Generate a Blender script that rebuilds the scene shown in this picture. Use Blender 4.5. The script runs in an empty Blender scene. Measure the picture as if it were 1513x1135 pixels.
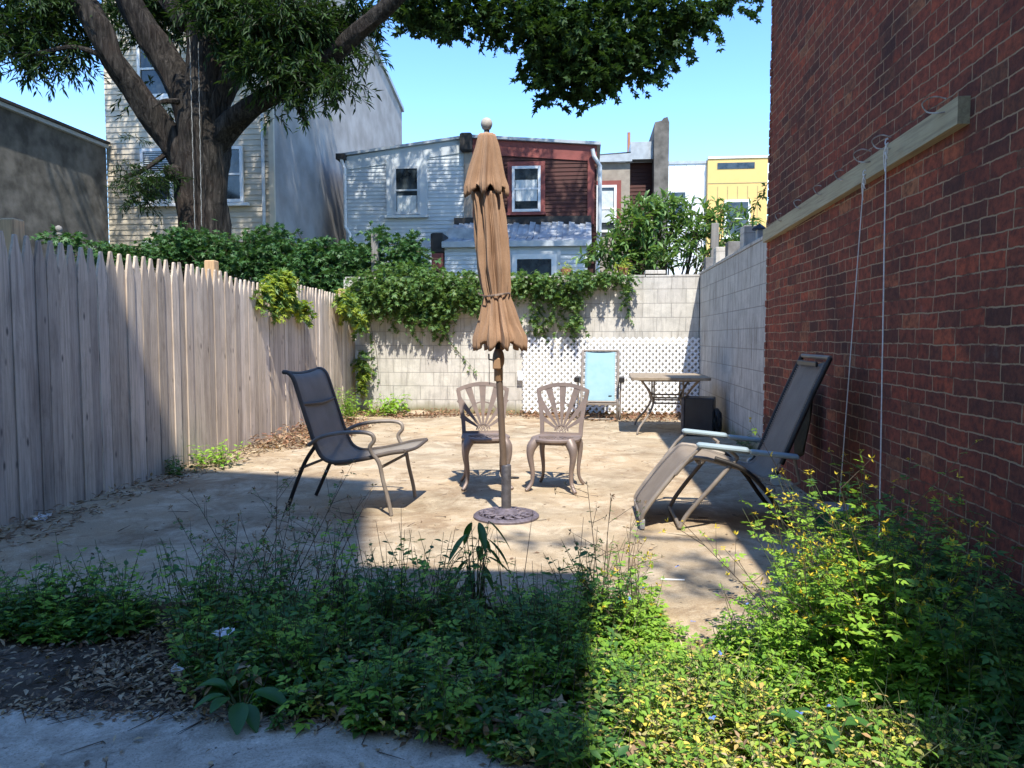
import bpy, math, random
import numpy as np
from mathutils import Vector, Matrix
R=math.radians
random.seed(7); rng=np.random.default_rng(11)
scn=bpy.context.scene; col=scn.collection
# ---------------------------------------------------------------- camera, sky, sun
CH=1.12; YAW=R(5.63); PIT=R(3.51); FP=1100.0
cam_d=bpy.data.cameras.new('camera'); cam=bpy.data.objects.new('camera',cam_d); col.objects.link(cam)
cam.location=(0,0,CH); cam.rotation_euler=(R(90)-PIT,0,YAW)
cam_d.sensor_width=36; cam_d.lens=36*FP/1513; cam_d.clip_start=.05; cam_d.clip_end=2000
scn.camera=cam
LT=Vector((-.165,.60,-1)).normalized()          # direction the sunlight travels
sun_el=math.asin(-LT.z); 
sd=bpy.data.lights.new('sun','SUN'); sd.energy=2.85; sd.angle=R(.53); sd.color=(1,.955,.87)
so=bpy.data.objects.new('sun',sd); col.objects.link(so); so.rotation_euler=LT.to_track_quat('-Z','Y').to_euler(); so.location=(3,-6,14)
w=bpy.data.worlds.new('World'); scn.world=w; w.use_nodes=True
wn=w.node_tree; wn.nodes.clear()
sky=wn.nodes.new('ShaderNodeTexSky'); sky.sky_type='NISHITA'; sky.sun_disc=False
sky.sun_elevation=sun_el; sky.sun_rotation=math.atan2(-LT.x,-LT.y); sky.air_density=1.0; sky.dust_density=.1; sky.ozone_density=2.5
hs=wn.nodes.new('ShaderNodeHueSaturation'); hs.inputs['Saturation'].default_value=1.22; hs.inputs['Hue'].default_value=.506
tc=wn.nodes.new('ShaderNodeTexCoord'); nz=wn.nodes.new('ShaderNodeTexNoise'); nz.inputs['Scale'].default_value=9; nz.inputs['Detail'].default_value=7
vs=wn.nodes.new('ShaderNodeVectorMath'); vs.operation='DISTANCE'; vs.inputs[1].default_value=(.226,.953,.198)
mr=wn.nodes.new('ShaderNodeMapRange'); mr.inputs[1].default_value=.045; mr.inputs[2].default_value=.005
ad=wn.nodes.new('ShaderNodeMath'); ad.operation='MULTIPLY'
cr=wn.nodes.new('ShaderNodeMapRange'); cr.inputs[1].default_value=.28; cr.inputs[2].default_value=.55
mx=wn.nodes.new('ShaderNodeMix'); mx.data_type='RGBA'; mx.inputs[7].default_value=(4.2,4.6,5.2,1)
bg=wn.nodes.new('ShaderNodeBackground'); bg.inputs[1].default_value=.15; wo=wn.nodes.new('ShaderNodeOutputWorld')
L=wn.links.new
L(sky.outputs[0],hs.inputs['Color']); L(tc.outputs['Generated'],nz.inputs['Vector']); L(tc.outputs['Generated'],vs.inputs[0]); L(vs.outputs['Value'],mr.inputs[0])
L(mr.outputs[0],ad.inputs[0]); L(nz.outputs[0],ad.inputs[1]); L(ad.outputs[0],cr.inputs[0]); L(cr.outputs[0],mx.inputs[0]); L(hs.outputs[0],mx.inputs[6]); L(mx.outputs[2],bg.inputs[0]); L(bg.outputs[0],wo.inputs[0])
scn.view_settings.view_transform='Standard'; scn.view_settings.look='None'; scn.view_settings.exposure=1.53; scn.view_settings.gamma=1
scn.render.engine='CYCLES'
# pixel of the photograph (1513 x 1135) -> place in the yard, used to read measurements off the photo
_F=Vector((-math.sin(YAW)*math.cos(PIT),math.cos(YAW)*math.cos(PIT),-math.sin(PIT)))
_R=Vector((math.cos(YAW),math.sin(YAW),0)); _U=Vector((-math.sin(YAW)*math.sin(PIT),math.cos(YAW)*math.sin(PIT),math.cos(PIT)))
def ray(px,py): return _F*FP+_R*(px-756.5)+_U*(567.5-py)
def at(px,py,Y): d=ray(px,py); t=Y/d.y; return Vector((d.x*t,Y,CH+d.z*t))
def gr(px,py,z=0): d=ray(px,py); t=(z-CH)/d.z; return Vector((d.x*t,d.y*t,z))
def onx(px,py,X): d=ray(px,py); t=X/d.x; return Vector((X,d.y*t,CH+d.z*t))
# ---------------------------------------------------------------- materials
class NT:
    def __init__(s,name):
        s.m=bpy.data.materials.new(name); s.m.use_nodes=True; s.t=s.m.node_tree; s.t.nodes.clear()
        s.out=s.t.nodes.new('ShaderNodeOutputMaterial'); s.b=s.n('ShaderNodeBsdfPrincipled'); s.l(s.b.outputs[0],s.out.inputs[0])
        s.co=s.n('ShaderNodeTexCoord')
    def n(s,k,**kw):
        x=s.t.nodes.new(k)
        for a,v in kw.items(): setattr(x,a,v)
        return x
    def l(s,a,b): s.t.links.new(a,b)
    def map(s,src=None,scale=(1,1,1),rot=(0,0,0),loc=(0,0,0)):
        x=s.n('ShaderNodeMapping'); x.inputs['Scale'].default_value=scale; x.inputs['Rotation'].default_value=rot; x.inputs['Location'].default_value=loc
        s.l(src or s.co.outputs['Object'],x.inputs[0]); return x.outputs[0]
    def noise(s,vec,scale=5,detail=5,rough=.55,dist=0):
        x=s.n('ShaderNodeTexNoise'); x.inputs['Scale'].default_value=scale; x.inputs['Detail'].default_value=detail; x.inputs['Roughness'].default_value=rough; x.inputs['Distortion'].default_value=dist
        s.l(vec,x.inputs['Vector']); return x.outputs[0]
    def ramp(s,fac,*st):
        x=s.n('ShaderNodeValToRGB'); e=x.color_ramp.elements
        while len(e)<len(st): e.new(.5)
        for i,(p,c) in enumerate(st):
            e[i].position=p; e[i].color=(*c,1) if not isinstance(c,(int,float)) else (c,c,c,1)
        s.l(fac,x.inputs[0]); return x.outputs[0]
    def mix(s,fac,a,b,mode='MIX'):
        x=s.n('ShaderNodeMix',data_type='RGBA',blend_type=mode)
        for v,i in ((fac,0),(a,6),(b,7)):
            if isinstance(v,(int,float)): x.inputs[i].default_value=v if i==0 else (v,v,v,1)
            elif isinstance(v,tuple): x.inputs[i].default_value=(*v,1)
            else: s.l(v,x.inputs[i])
        return x.outputs[2]
    def math(s,op,a,b=0):
        x=s.n('ShaderNodeMath',operation=op)
        for v,i in ((a,0),(b,1)):
            if isinstance(v,(int,float)): x.inputs[i].default_value=v
            else: s.l(v,x.inputs[i])
        return x.outputs[0]
    def n_z(s,vec):
        x=s.n('ShaderNodeSeparateXYZ'); s.l(vec,x.inputs[0]); return x.outputs[1]
    def col(s,c): 
        if isinstance(c,tuple): s.b.inputs['Base Color'].default_value=(*c,1)
        else: s.l(c,s.b.inputs['Base Color'])
    def bump(s,h,strength=.3,dist=.01):
        x=s.n('ShaderNodeBump'); x.inputs['Strength'].default_value=strength; x.inputs['Distance'].default_value=dist; s.l(h,x.inputs['Height']); s.l(x.outputs[0],s.b.inputs['Normal'])
    def rough(s,v,metal=0,spec=.4):
        s.b.inputs['Roughness'].default_value=v; s.b.inputs['Metallic'].default_value=metal; s.b.inputs['Specular IOR Level'].default_value=spec; return s.m
def simple(name,c1,c2=None,rough=.6,scale=8,metal=0,bump=.15,bs=60,spec=.4,detail=6):
    t=NT(name); c2=c2 or tuple(x*.7 for x in c1)
    v=t.co.outputs['Object']; f=t.noise(v,scale,detail); t.col(t.mix(t.ramp(f,(.35,0.),(.65,1.)),c1,c2)); t.bump(t.noise(v,bs,4),bump,.004)
    return t.rough(rough,metal,spec)
def leafmat(name,cs,trans=.35,rough=.5,spec=.35):
    t=NT(name); g=t.n('ShaderNodeNewGeometry'); r=g.outputs['Random Per Island']
    c=t.ramp(r,*[(i/(len(cs)-1),k) for i,k in enumerate(cs)])
    v=t.noise(t.co.outputs['Object'],1.3,3); c=t.mix(t.ramp(v,(.3,.0),(.7,.4)),c,t.mix(1.,c,(.62,.78,.7),'MULTIPLY'))
    t.col(c); t.rough(rough,0,spec)
    tr=t.n('ShaderNodeBsdfTranslucent'); t.l(t.mix(1.,c,(1.25,1.2,.55),'MULTIPLY'),tr.inputs[0])
    ms=t.n('ShaderNodeMixShader'); ms.inputs[0].default_value=trans; t.l(t.b.outputs[0],ms.inputs[1]); t.l(tr.outputs[0],ms.inputs[2]); t.l(ms.outputs[0],t.out.inputs[0])
    return t.m
def m_concrete(name,c1,c2,c3,stain=(.10,.07,.045),crack=.8,sp=.5):
    t=NT(name); v=t.co.outputs['Object']
    c=t.mix(t.ramp(t.noise(v,.8,7,.62,.5),(.40,0.),(.60,1.)),c1,c2)
    c=t.mix(t.ramp(t.noise(v,3.1,9,.72,.8),(.47,0.),(.62,.85)),c,c3)
    c=t.mix(t.ramp(t.noise(t.map(loc=(3,7,0)),1.25,10,.74,.9),(.50,0.),(.60,.62)),c,stain)
    c=t.mix(t.ramp(t.noise(t.map(loc=(13,1,0)),5.5,9,.8,.4),(.55,0.),(.66,.5)),c,tuple(x*.45 for x in stain))
    c=t.mix(t.ramp(t.noise(v,150,2,.6),(.34,sp),(.48,0.)),c,t.mix(1.,c,(.42,.4,.38),'MULTIPLY'))
    c=t.mix(t.ramp(t.noise(v,70,2,.5),(.60,0.),(.70,sp)),c,t.mix(1.,c,(1.35,1.35,1.35),'MULTIPLY'))
    c=t.mix(t.ramp(t.noise(v,30,3,.6),(.68,0.),(.72,.8)),c,(.06,.045,.035))
    ns=t.n('ShaderNodeTexNoise'); ns.inputs['Scale'].default_value=2.5; ns.inputs['Detail'].default_value=8; t.l(v,ns.inputs['Vector'])
    sc=t.n('ShaderNodeVectorMath',operation='SCALE'); sc.inputs['Scale'].default_value=.5; t.l(ns.outputs[1],sc.inputs[0]); ad=t.n('ShaderNodeVectorMath',operation='ADD'); t.l(v,ad.inputs[0]); t.l(sc.outputs[0],ad.inputs[1])
    vo=t.n('ShaderNodeTexVoronoi',feature='DISTANCE_TO_EDGE'); vo.inputs['Scale'].default_value=.62; t.l(ad.outputs[0],vo.inputs['Vector'])
    ck=t.ramp(vo.outputs['Distance'],(.001,crack),(.004,0.)); ck=t.math('MULTIPLY',ck,t.ramp(t.noise(v,.9,3),(.56,0.),(.64,.8)))
    c=t.mix(ck,c,(.07,.055,.04)); t.col(c)
    h=t.math('ADD',t.noise(v,140,4,.7),t.math('MULTIPLY',t.noise(v,7,6),1.6)); h=t.math('SUBTRACT',h,t.math('MULTIPLY',ck,1.5)); t.bump(h,.6,.007)
    return t.rough(.92,0,.2)
M={}
M['patio']=m_concrete('patio_concrete',(.45,.335,.21),(.35,.28,.19),(.55,.45,.32),stain=(.21,.135,.075))
M['walk']=m_concrete('walk_concrete',(.46,.40,.32),(.33,.29,.23),(.66,.60,.50),stain=(.16,.135,.10))
M['soil']=m_concrete('soil_dark',(.10,.072,.05),(.06,.043,.03),(.17,.13,.10),stain=(.035,.025,.017))
M['ground']=simple('ground_earth',(.09,.08,.055),(.06,.08,.035),.95,2)
def m_brick():
    t=NT('old_brick')
    mp=t.n('ShaderNodeSeparateXYZ'); t.l(t.co.outputs['Object'],mp.inputs[0])
    cb=t.n('ShaderNodeCombineXYZ'); t.l(t.math('ADD',mp.outputs[1],mp.outputs[0]),cb.inputs[0]); t.l(mp.outputs[2],cb.inputs[1])
    nn=t.n('ShaderNodeTexNoise'); nn.inputs['Scale'].default_value=2.6; nn.inputs['Detail'].default_value=3; t.l(cb.outputs[0],nn.inputs['Vector'])
    nf=t.n('ShaderNodeTexNoise'); nf.inputs['Scale'].default_value=24; nf.inputs['Detail'].default_value=3; t.l(cb.outputs[0],nf.inputs['Vector'])
    def off(src,amt):
        s=t.n('ShaderNodeVectorMath',operation='SUBTRACT'); s.inputs[1].default_value=(.5,.5,.5); t.l(src,s.inputs[0])
        k=t.n('ShaderNodeVectorMath',operation='SCALE'); k.inputs['Scale'].default_value=amt; t.l(s.outputs[0],k.inputs[0]); return k.outputs[0]
    a=t.n('ShaderNodeVectorMath',operation='ADD'); t.l(cb.outputs[0],a.inputs[0]); t.l(off(nn.outputs[1],.028),a.inputs[1])
    a2=t.n('ShaderNodeVectorMath',operation='ADD'); t.l(a.outputs[0],a2.inputs[0]); t.l(off(nf.outputs[1],.013),a2.inputs[1])
    fl=t.math('FLOOR',t.math('DIVIDE',t.n_z(a2.outputs[0]),.073)); wn_=t.n('ShaderNodeTexWhiteNoise',noise_dimensions='1D'); t.l(fl,wn_.inputs['W'])
    cs=t.n('ShaderNodeCombineXYZ'); t.l(t.math('MULTIPLY',wn_.outputs['Value'],.11),cs.inputs[0]); a3=t.n('ShaderNodeVectorMath',operation='ADD'); t.l(a2.outputs[0],a3.inputs[0]); t.l(cs.outputs[0],a3.inputs[1]); a2=a3
    b=t.n('ShaderNodeTexBrick'); b.inputs['Scale'].default_value=1; b.inputs['Brick Width'].default_value=.196; b.inputs['Row Height'].default_value=.073
    b.inputs['Mortar Size'].default_value=.0042; b.inputs['Mortar Smooth'].default_value=.35; b.inputs['Color1'].default_value=(0,0,0,1); b.inputs['Color2'].default_value=(1,1,1,1); b.inputs['Mortar'].default_value=(.5,.5,.5,1)
    b.offset=.5; b.squash=.62; b.squash_frequency=7; t.l(a2.outputs[0],b.inputs['Vector'])
    c=t.ramp(b.outputs[0],(0,(.13,.052,.038)),(.15,(.22,.070,.045)),(.3,(.30,.080,.047)),(.45,(.20,.066,.043)),(.6,(.31,.078,.045)),(.75,(.25,.072,.045)),(.88,(.42,.098,.05)),(.97,(.38,.16,.08)),(1,(.17,.064,.045)))
    v=a.outputs[0]
    c=t.mix(t.ramp(t.noise(v,22,6,.7),(.38,.7),(.6,0.)),c,(.055,.028,.026))
    c=t.mix(t.ramp(t.noise(v,1.1,5,.6,.6),(.48,0.),(.66,.75)),c,(.055,.03,.028))
    c=t.mix(t.ramp(t.noise(v,2.3,6,.7,.8),(.64,0.),(.8,.35)),c,(.30,.25,.23))
    mo=t.mix(t.ramp(t.noise(v,3.5,5,.7),(.50,0.),(.62,1.)),(.36,.255,.16),(.12,.06,.042))
    c=t.mix(b.outputs['Fac'],c,mo); t.col(c)
    h=t.math('ADD',t.math('MULTIPLY',b.outputs['Fac'],-1.2),t.math('MULTIPLY',t.noise(v,45,5,.7),.6)); t.bump(t.math('ADD',h,t.math('MULTIPLY',b.outputs[0],.35)),.9,.009)
    return t.rough(.9,0,.2)
M['brick']=m_brick()
def m_block(name,axis,c1,c2,drip):
    t=NT(name); mp=t.n('ShaderNodeSeparateXYZ'); t.l(t.co.outputs['Object'],mp.inputs[0])
    cb=t.n('ShaderNodeCombineXYZ'); t.l(mp.outputs[axis],cb.inputs[0]); t.l(mp.outputs[2],cb.inputs[1])
    b=t.n('ShaderNodeTexBrick'); b.inputs['Scale'].default_value=1; b.inputs['Brick Width'].default_value=.41; b.inputs['Row Height'].default_value=.203
    b.inputs['Mortar Size'].default_value=.0055; b.inputs['Mortar Smooth'].default_value=.4; b.inputs['Color1'].default_value=(0,0,0,1); b.inputs['Color2'].default_value=(1,1,1,1)
    t.l(cb.outputs[0],b.inputs['Vector']); v=cb.outputs[0]
    c=t.mix(t.ramp(b.outputs[0],(0,0.),(1,1.)),c1,c2)
    c=t.mix(t.ramp(t.noise(v,4,7,.7,.5),(.44,0.),(.62,.6)),c,tuple(x*.62 for x in c1))
    c=t.mix(t.ramp(t.noise(v,90,3),(.3,.35),(.5,0.)),c,tuple(x*.5 for x in c1))
    c=t.mix(t.ramp(t.noise(t.map(v,scale=(9,.7,1)),2,6,.75),(.5,0.),(.68,drip)),c,(.17,.15,.125))
    # algae band creeping up from the soil, of ragged height
    zz=t.math('ADD',mp.outputs[2],t.math('MULTIPLY',t.noise(v,5,5),.16)); c=t.mix(t.ramp(zz,(.12,.85),(.26,0.)),c,(.17,.15,.055))
    c=t.mix(t.math('MULTIPLY',b.outputs['Fac'],.75),c,(.24,.225,.20)); t.col(c)
    t.bump(t.math('ADD',t.math('MULTIPLY',b.outputs['Fac'],-1.),t.math('MULTIPLY',t.noise(v,130,4,.7),.45)),.55,.006); return t.rough(.92,0,.2)
M['block']=m_block('pale_block',0,(.64,.60,.52),(.53,.49,.43),.6)
M['block2']=m_block('grey_block',1,(.56,.54,.49),(.48,.46,.42),.95)
def m_wood(name,cs,knot=True,axis=2,dirt=(.10,.085,.075)):
    t=NT(name); g=t.n('ShaderNodeNewGeometry'); r=g.outputs['Random Per Island']
    sc=[42,42,42]; sc[axis]=1.6; v0=t.map(scale=tuple(sc)); ad=t.n('ShaderNodeVectorMath',operation='ADD'); t.l(v0,ad.inputs[0]); 
    cb=t.n('ShaderNodeCombineXYZ'); t.l(t.math('MULTIPLY',r,37.),cb.inputs[0]); t.l(t.math('MULTIPLY',r,91.),cb.inputs[2]); t.l(cb.outputs[0],ad.inputs[1]); v=ad.outputs[0]
    c=t.ramp(r,*[(i/(len(cs)-1),k) for i,k in enumerate(cs)])
    gn=t.noise(v,1.3,8,.72,.5); c=t.mix(t.ramp(gn,(.34,.75),(.56,0.)),c,t.mix(1.,c,(.52,.5,.52),'MULTIPLY'))
    c=t.mix(t.ramp(t.noise(t.map(scale=(1,1,1)),2.2,5,.6,.5),(.45,0.),(.7,.5)),c,t.mix(1.,c,(.74,.72,.70),'MULTIPLY'))
    if knot:
        fc=t.noise(t.map(v,scale=(2.6,2.6,.55)),1.5,4,.6,.3); c=t.mix(t.ramp(fc,(.31,.6),(.37,0.)),c,(.13,.10,.085)); c=t.mix(t.ramp(t.noise(t.map(scale=(3,3,.8)),3,7,.75,.8),(.50,0.),(.64,.6)),c,t.mix(1.,c,(.66,.65,.64),'MULTIPLY'))
        vo=t.n('ShaderNodeTexVoronoi'); s2=[10,10,10]; s2[axis]=3.6; vo.inputs['Scale'].default_value=1; t.l(t.map(scale=tuple(s2)),vo.inputs['Vector'])
        c=t.mix(t.ramp(vo.outputs['Distance'],(.05,.9),(.13,0.)),c,dirt)
    t.col(c); t.bump(gn,.5,.005); return t.rough(.85,0,.2)
M['fence']=m_wood('weathered_picket',[(.54,.43,.32),(.66,.54,.41),(.47,.38,.29),(.72,.60,.47),(.60,.49,.38),(.42,.345,.27),(.62,.50,.37)])
M['post']=m_wood('fresh_post',[(.62,.40,.21),(.66,.44,.24)],False)
M['plank']=m_wood('green_treated_plank',[(.42,.37,.24),(.42,.37,.24)],False,1)
M['oldpost']=m_wood('grey_old_post',[(.26,.24,.21),(.26,.24,.21)],False)
M['bark']=None
def m_bark():
    t=NT('tree_bark'); v=t.map(scale=(9,9,1.5)); f=t.noise(v,1.8,8,.7,.6)
    c=t.ramp(f,(.35,(.009,.007,.006)),(.5,(.035,.030,.025)),(.68,(.09,.077,.064))); c=t.mix(t.ramp(t.noise(t.co.outputs['Object'],1.5,4),(.5,0.),(.7,.4)),c,(.07,.045,.034)); t.col(c); t.bump(f,1.,.09); return t.rough(.95,0,.15)
M['bark']=m_bark()
M['twig']=simple('green_brown_stem',(.10,.085,.045),(.07,.045,.03),.8)
M['gstem']=simple('green_stem',(.10,.15,.05),(.12,.12,.06),.7)
M['drystem']=simple('dry_weed_stem',(.06,.045,.04),(.11,.08,.05),.8)
M['oak']=leafmat('tree_leaf',[(.015,.037,.011),(.025,.055,.015),(.048,.09,.022),(.018,.040,.014)],0.3,.55,.2)
M['sweet']=leafmat('star_leaf',[(.018,.042,.012),(.03,.066,.017),(.055,.10,.024),(.022,.048,.015)],0.35,.55,.2)
M['ivy']=leafmat('creeper_leaf',[(.085,.17,.045),(.11,.21,.055),(.16,.26,.07),(.09,.18,.06),(.24,.31,.08)],0.35,.45)
M['ivydark']=leafmat('hedge_leaf',[(.04,.11,.035),(.065,.15,.045),(.095,.19,.055),(.05,.13,.05)],0.3,.45)
M['lime']=leafmat('young_creeper_leaf',[(.30,.38,.05),(.38,.42,.06),(.20,.31,.06)],0.4)
M['shrub']=leafmat('shrub_leaf',[(.10,.19,.05),(.14,.25,.07),(.20,.31,.09),(.11,.20,.08)],0.38,.38)
M['weed']=leafmat('shaded_weed_leaf',[(.05,.145,.04),(.075,.19,.045),(.12,.25,.05),(.06,.15,.05),(.10,.20,.04),(.17,.25,.06)],0.3)  # dark weed green, shade of bed and wall put into the leaf colour
M['weedsun']=leafmat('sunlit_weed_leaf',[(.14,.29,.05),(.20,.37,.055),(.27,.43,.06),(.16,.31,.05),(.36,.44,.07)],.32)  # brighter copy of the weed green, sunlight put into the leaf colour
M['bidens']=leafmat('compound_leaf',[(.20,.38,.045),(.27,.45,.05),(.34,.50,.06),(.15,.31,.045)],0.32)
M['yellowing']=leafmat('yellowing_leaf',[(.24,.38,.05),(.28,.42,.06),(.62,.50,.09),(.46,.28,.14),(.30,.42,.06),(.80,.58,.11),(.20,.34,.05),(.58,.42,.24),(.26,.38,.05)],0.2)
M['dry']=leafmat('dry_leaf',[(.30,.19,.115),(.19,.115,.07),(.46,.31,.18),(.56,.43,.28),(.11,.075,.05)],0.12,.8)
M['reddry']=leafmat('reddish_dry_leaf',[(.26,.12,.07),(.15,.07,.045),(.36,.18,.10),(.42,.27,.16),(.09,.05,.035)],.12,.8)
M['broad']=leafmat('broad_leaf',[(.05,.14,.035),(.07,.18,.045),(.06,.16,.04)],.3,.4)
M['blueflower']=leafmat('blue_petal',[(.12,.22,.75),(.2,.3,.8)],.2)
M['yflower']=leafmat('yellow_petal',[(.75,.52,.03),(.62,.5,.05)],.2)
M['stucco']=simple('grey_stucco',(.36,.345,.33),(.25,.235,.22),.95,1.4,bump=.6,bs=28)
M['stucco2']=simple('stained_stucco',(.20,.185,.165),(.075,.07,.062),.95,2.6,bump=1.,bs=9)
M['beige']=simple('beige_siding',(.53,.46,.35),(.47,.41,.31),.6,2)
M['greysid']=simple('pale_grey_siding',(.56,.60,.60),(.50,.53,.54),.6,2)
M['redsid']=simple('dark_red_siding',(.075,.022,.016),(.052,.018,.013),.75,3)
M['redtrim']=simple('faded_red_trim',(.27,.072,.058),(.20,.055,.045),.7,4)
M['white']=simple('white_paint',(.78,.78,.76),(.68,.68,.66),.5,5)
M['whitepl']=simple('white_plastic',(.85,.85,.85),(.78,.78,.77),.35,5,bump=.03)
M['greytrim']=simple('grey_trim',(.50,.53,.54),(.42,.45,.46),.6,5)
M['metalroof']=simple('weathered_metal_roof',(.55,.57,.58),(.30,.32,.34),.45,3,.3)
M['tan']=simple('tan_brick',(.36,.31,.25),(.26,.22,.18),.9,5,bump=.5)
M['blackroof']=simple('black_roofing',(.03,.028,.027),(.05,.045,.04),.9,4)
M['yellow']=simple('yellow_panel',(.72,.47,.16),(.68,.45,.15),.6,3,bump=.02)
M['seam']=simple('panel_seam',(.35,.28,.15),None,.8)
M['seamw']=simple('white_panel_seam',(.45,.46,.48),None,.8)
M['curtain']=simple('pale_curtain',(.45,.50,.50),(.60,.62,.6),.8,9)
def m_glass():
    t=NT('window_glass'); t.col(t.ramp(t.noise(t.co.outputs['Object'],3,3),(.4,(.012,.016,.018)),(.7,(.06,.075,.08)))); t.bump(t.noise(t.co.outputs['Object'],2,2),.05,.02); t.b.inputs['Coat Weight'].default_value=.2; t.b.inputs['Coat Roughness'].default_value=.02; return t.rough(.08,0,.55)
M['glass']=m_glass()
M['darkglass']=M['glass']
def m_cloth(name,c1,c2,sc=260,tr=0,alpha=1):
    t=NT(name); v=t.co.outputs['Object']; c=t.mix(t.ramp(t.noise(v,7,6,.6),(.35,0.),(.7,1.)),c1,c2); wv=t.noise(t.map(scale=(1,1,.35)),sc,3,.6); c=t.mix(t.ramp(wv,(.35,.35),(.6,0.)),c,tuple(x*.5 for x in c1)); t.col(c); t.bump(wv,.3,.002); t.rough(.9,0,.15)
    if tr:
        b2=t.n('ShaderNodeBsdfTranslucent'); t.l(c,b2.inputs[0]); ms=t.n('ShaderNodeMixShader'); ms.inputs[0].default_value=tr; t.l(t.b.outputs[0],ms.inputs[1]); t.l(b2.outputs[0],ms.inputs[2]); t.l(ms.outputs[0],t.out.inputs[0])
    if alpha<1: t.b.inputs['Alpha'].default_value=alpha
    return t.m
M['canopy']=m_cloth('tan_umbrella_cloth',(.42,.26,.16),(.33,.20,.12),tr=.12)
M['sling']=m_cloth('brown_sling_mesh',(.34,.30,.25),(.42,.37,.31),500,.2,.80)
M['sling2']=m_cloth('taupe_sling_mesh',(.29,.235,.185),(.35,.29,.23),500,.1,.9)
M['bluecloth']=m_cloth('pale_blue_mesh',(.37,.56,.63),(.31,.50,.57),500,.2)
M['drape']=m_cloth('old_brown_cloth',(.075,.06,.035),(.045,.037,.025),120)
M['bronze']=simple('taupe_cast_aluminium',(.27,.205,.175),(.21,.165,.145),.5,14,.25,.12)
M['bronze2']=simple('brown_painted_pole',(.21,.15,.11),(.16,.115,.085),.4,9,.3)
M['crank']=simple('tan_plastic_housing',(.36,.22,.12),(.29,.17,.09),.5,9)
M['darkm']=simple('dark_metal',(.05,.045,.043),(.03,.028,.027),.45,9,.5)
M['railbrown']=simple('dark_brown_tube',(.12,.095,.075),(.085,.068,.055),.55,9,.1)
M['steel']=simple('worn_grey_steel',(.17,.16,.17),(.09,.085,.09),.5,22,.6,.3)
M['castbase']=simple('purple_grey_casting',(.19,.16,.185),(.11,.09,.10),.6,30,.3,.6)
M['wire']=simple('zinc_wire',(.42,.40,.36),(.2,.14,.1),.5,30,.7)
M['tube']=simple('taupe_frame_tube',(.29,.245,.20),(.21,.175,.145),.5,12,.15)
M['arm']=simple('blue_grey_armrest',(.30,.37,.39),(.25,.32,.35),.45,9)
M['stonewhite']=simple('aged_beige_finial',(.46,.42,.36),(.36,.33,.28),.7,30,bump=.4)
M['grey']=simple('light_grey_plastic',(.42,.42,.41),(.33,.33,.33),.5,9)
M['bin']=simple('black_plastic',(.035,.037,.04),(.025,.026,.03),.35,9)
M['rope']=simple('white_rope',(.80,.79,.76),(.62,.60,.57),.9,80,bump=.8,bs=90)
M['oldrope']=simple('grey_old_rope',(.30,.30,.28),(.14,.14,.13),.9,80,bump=.8,bs=90)
M['stone']=simple('grey_stone',(.20,.195,.19),(.11,.105,.10),.95,9,bump=.8,bs=25)
M['tabletop']=simple('mosaic_tabletop',(.34,.27,.19),(.24,.185,.13),.6,26)
M['greenpl']=simple('green_plastic',(.02,.10,.055),(.015,.08,.045),.4,9)
M['roofgrey']=simple('grey_flashing',(.42,.46,.48),(.33,.36,.38),.5,6,.2)
M['terracotta']=simple('terracotta',(.42,.18,.10),(.34,.15,.09),.85,9)
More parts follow.
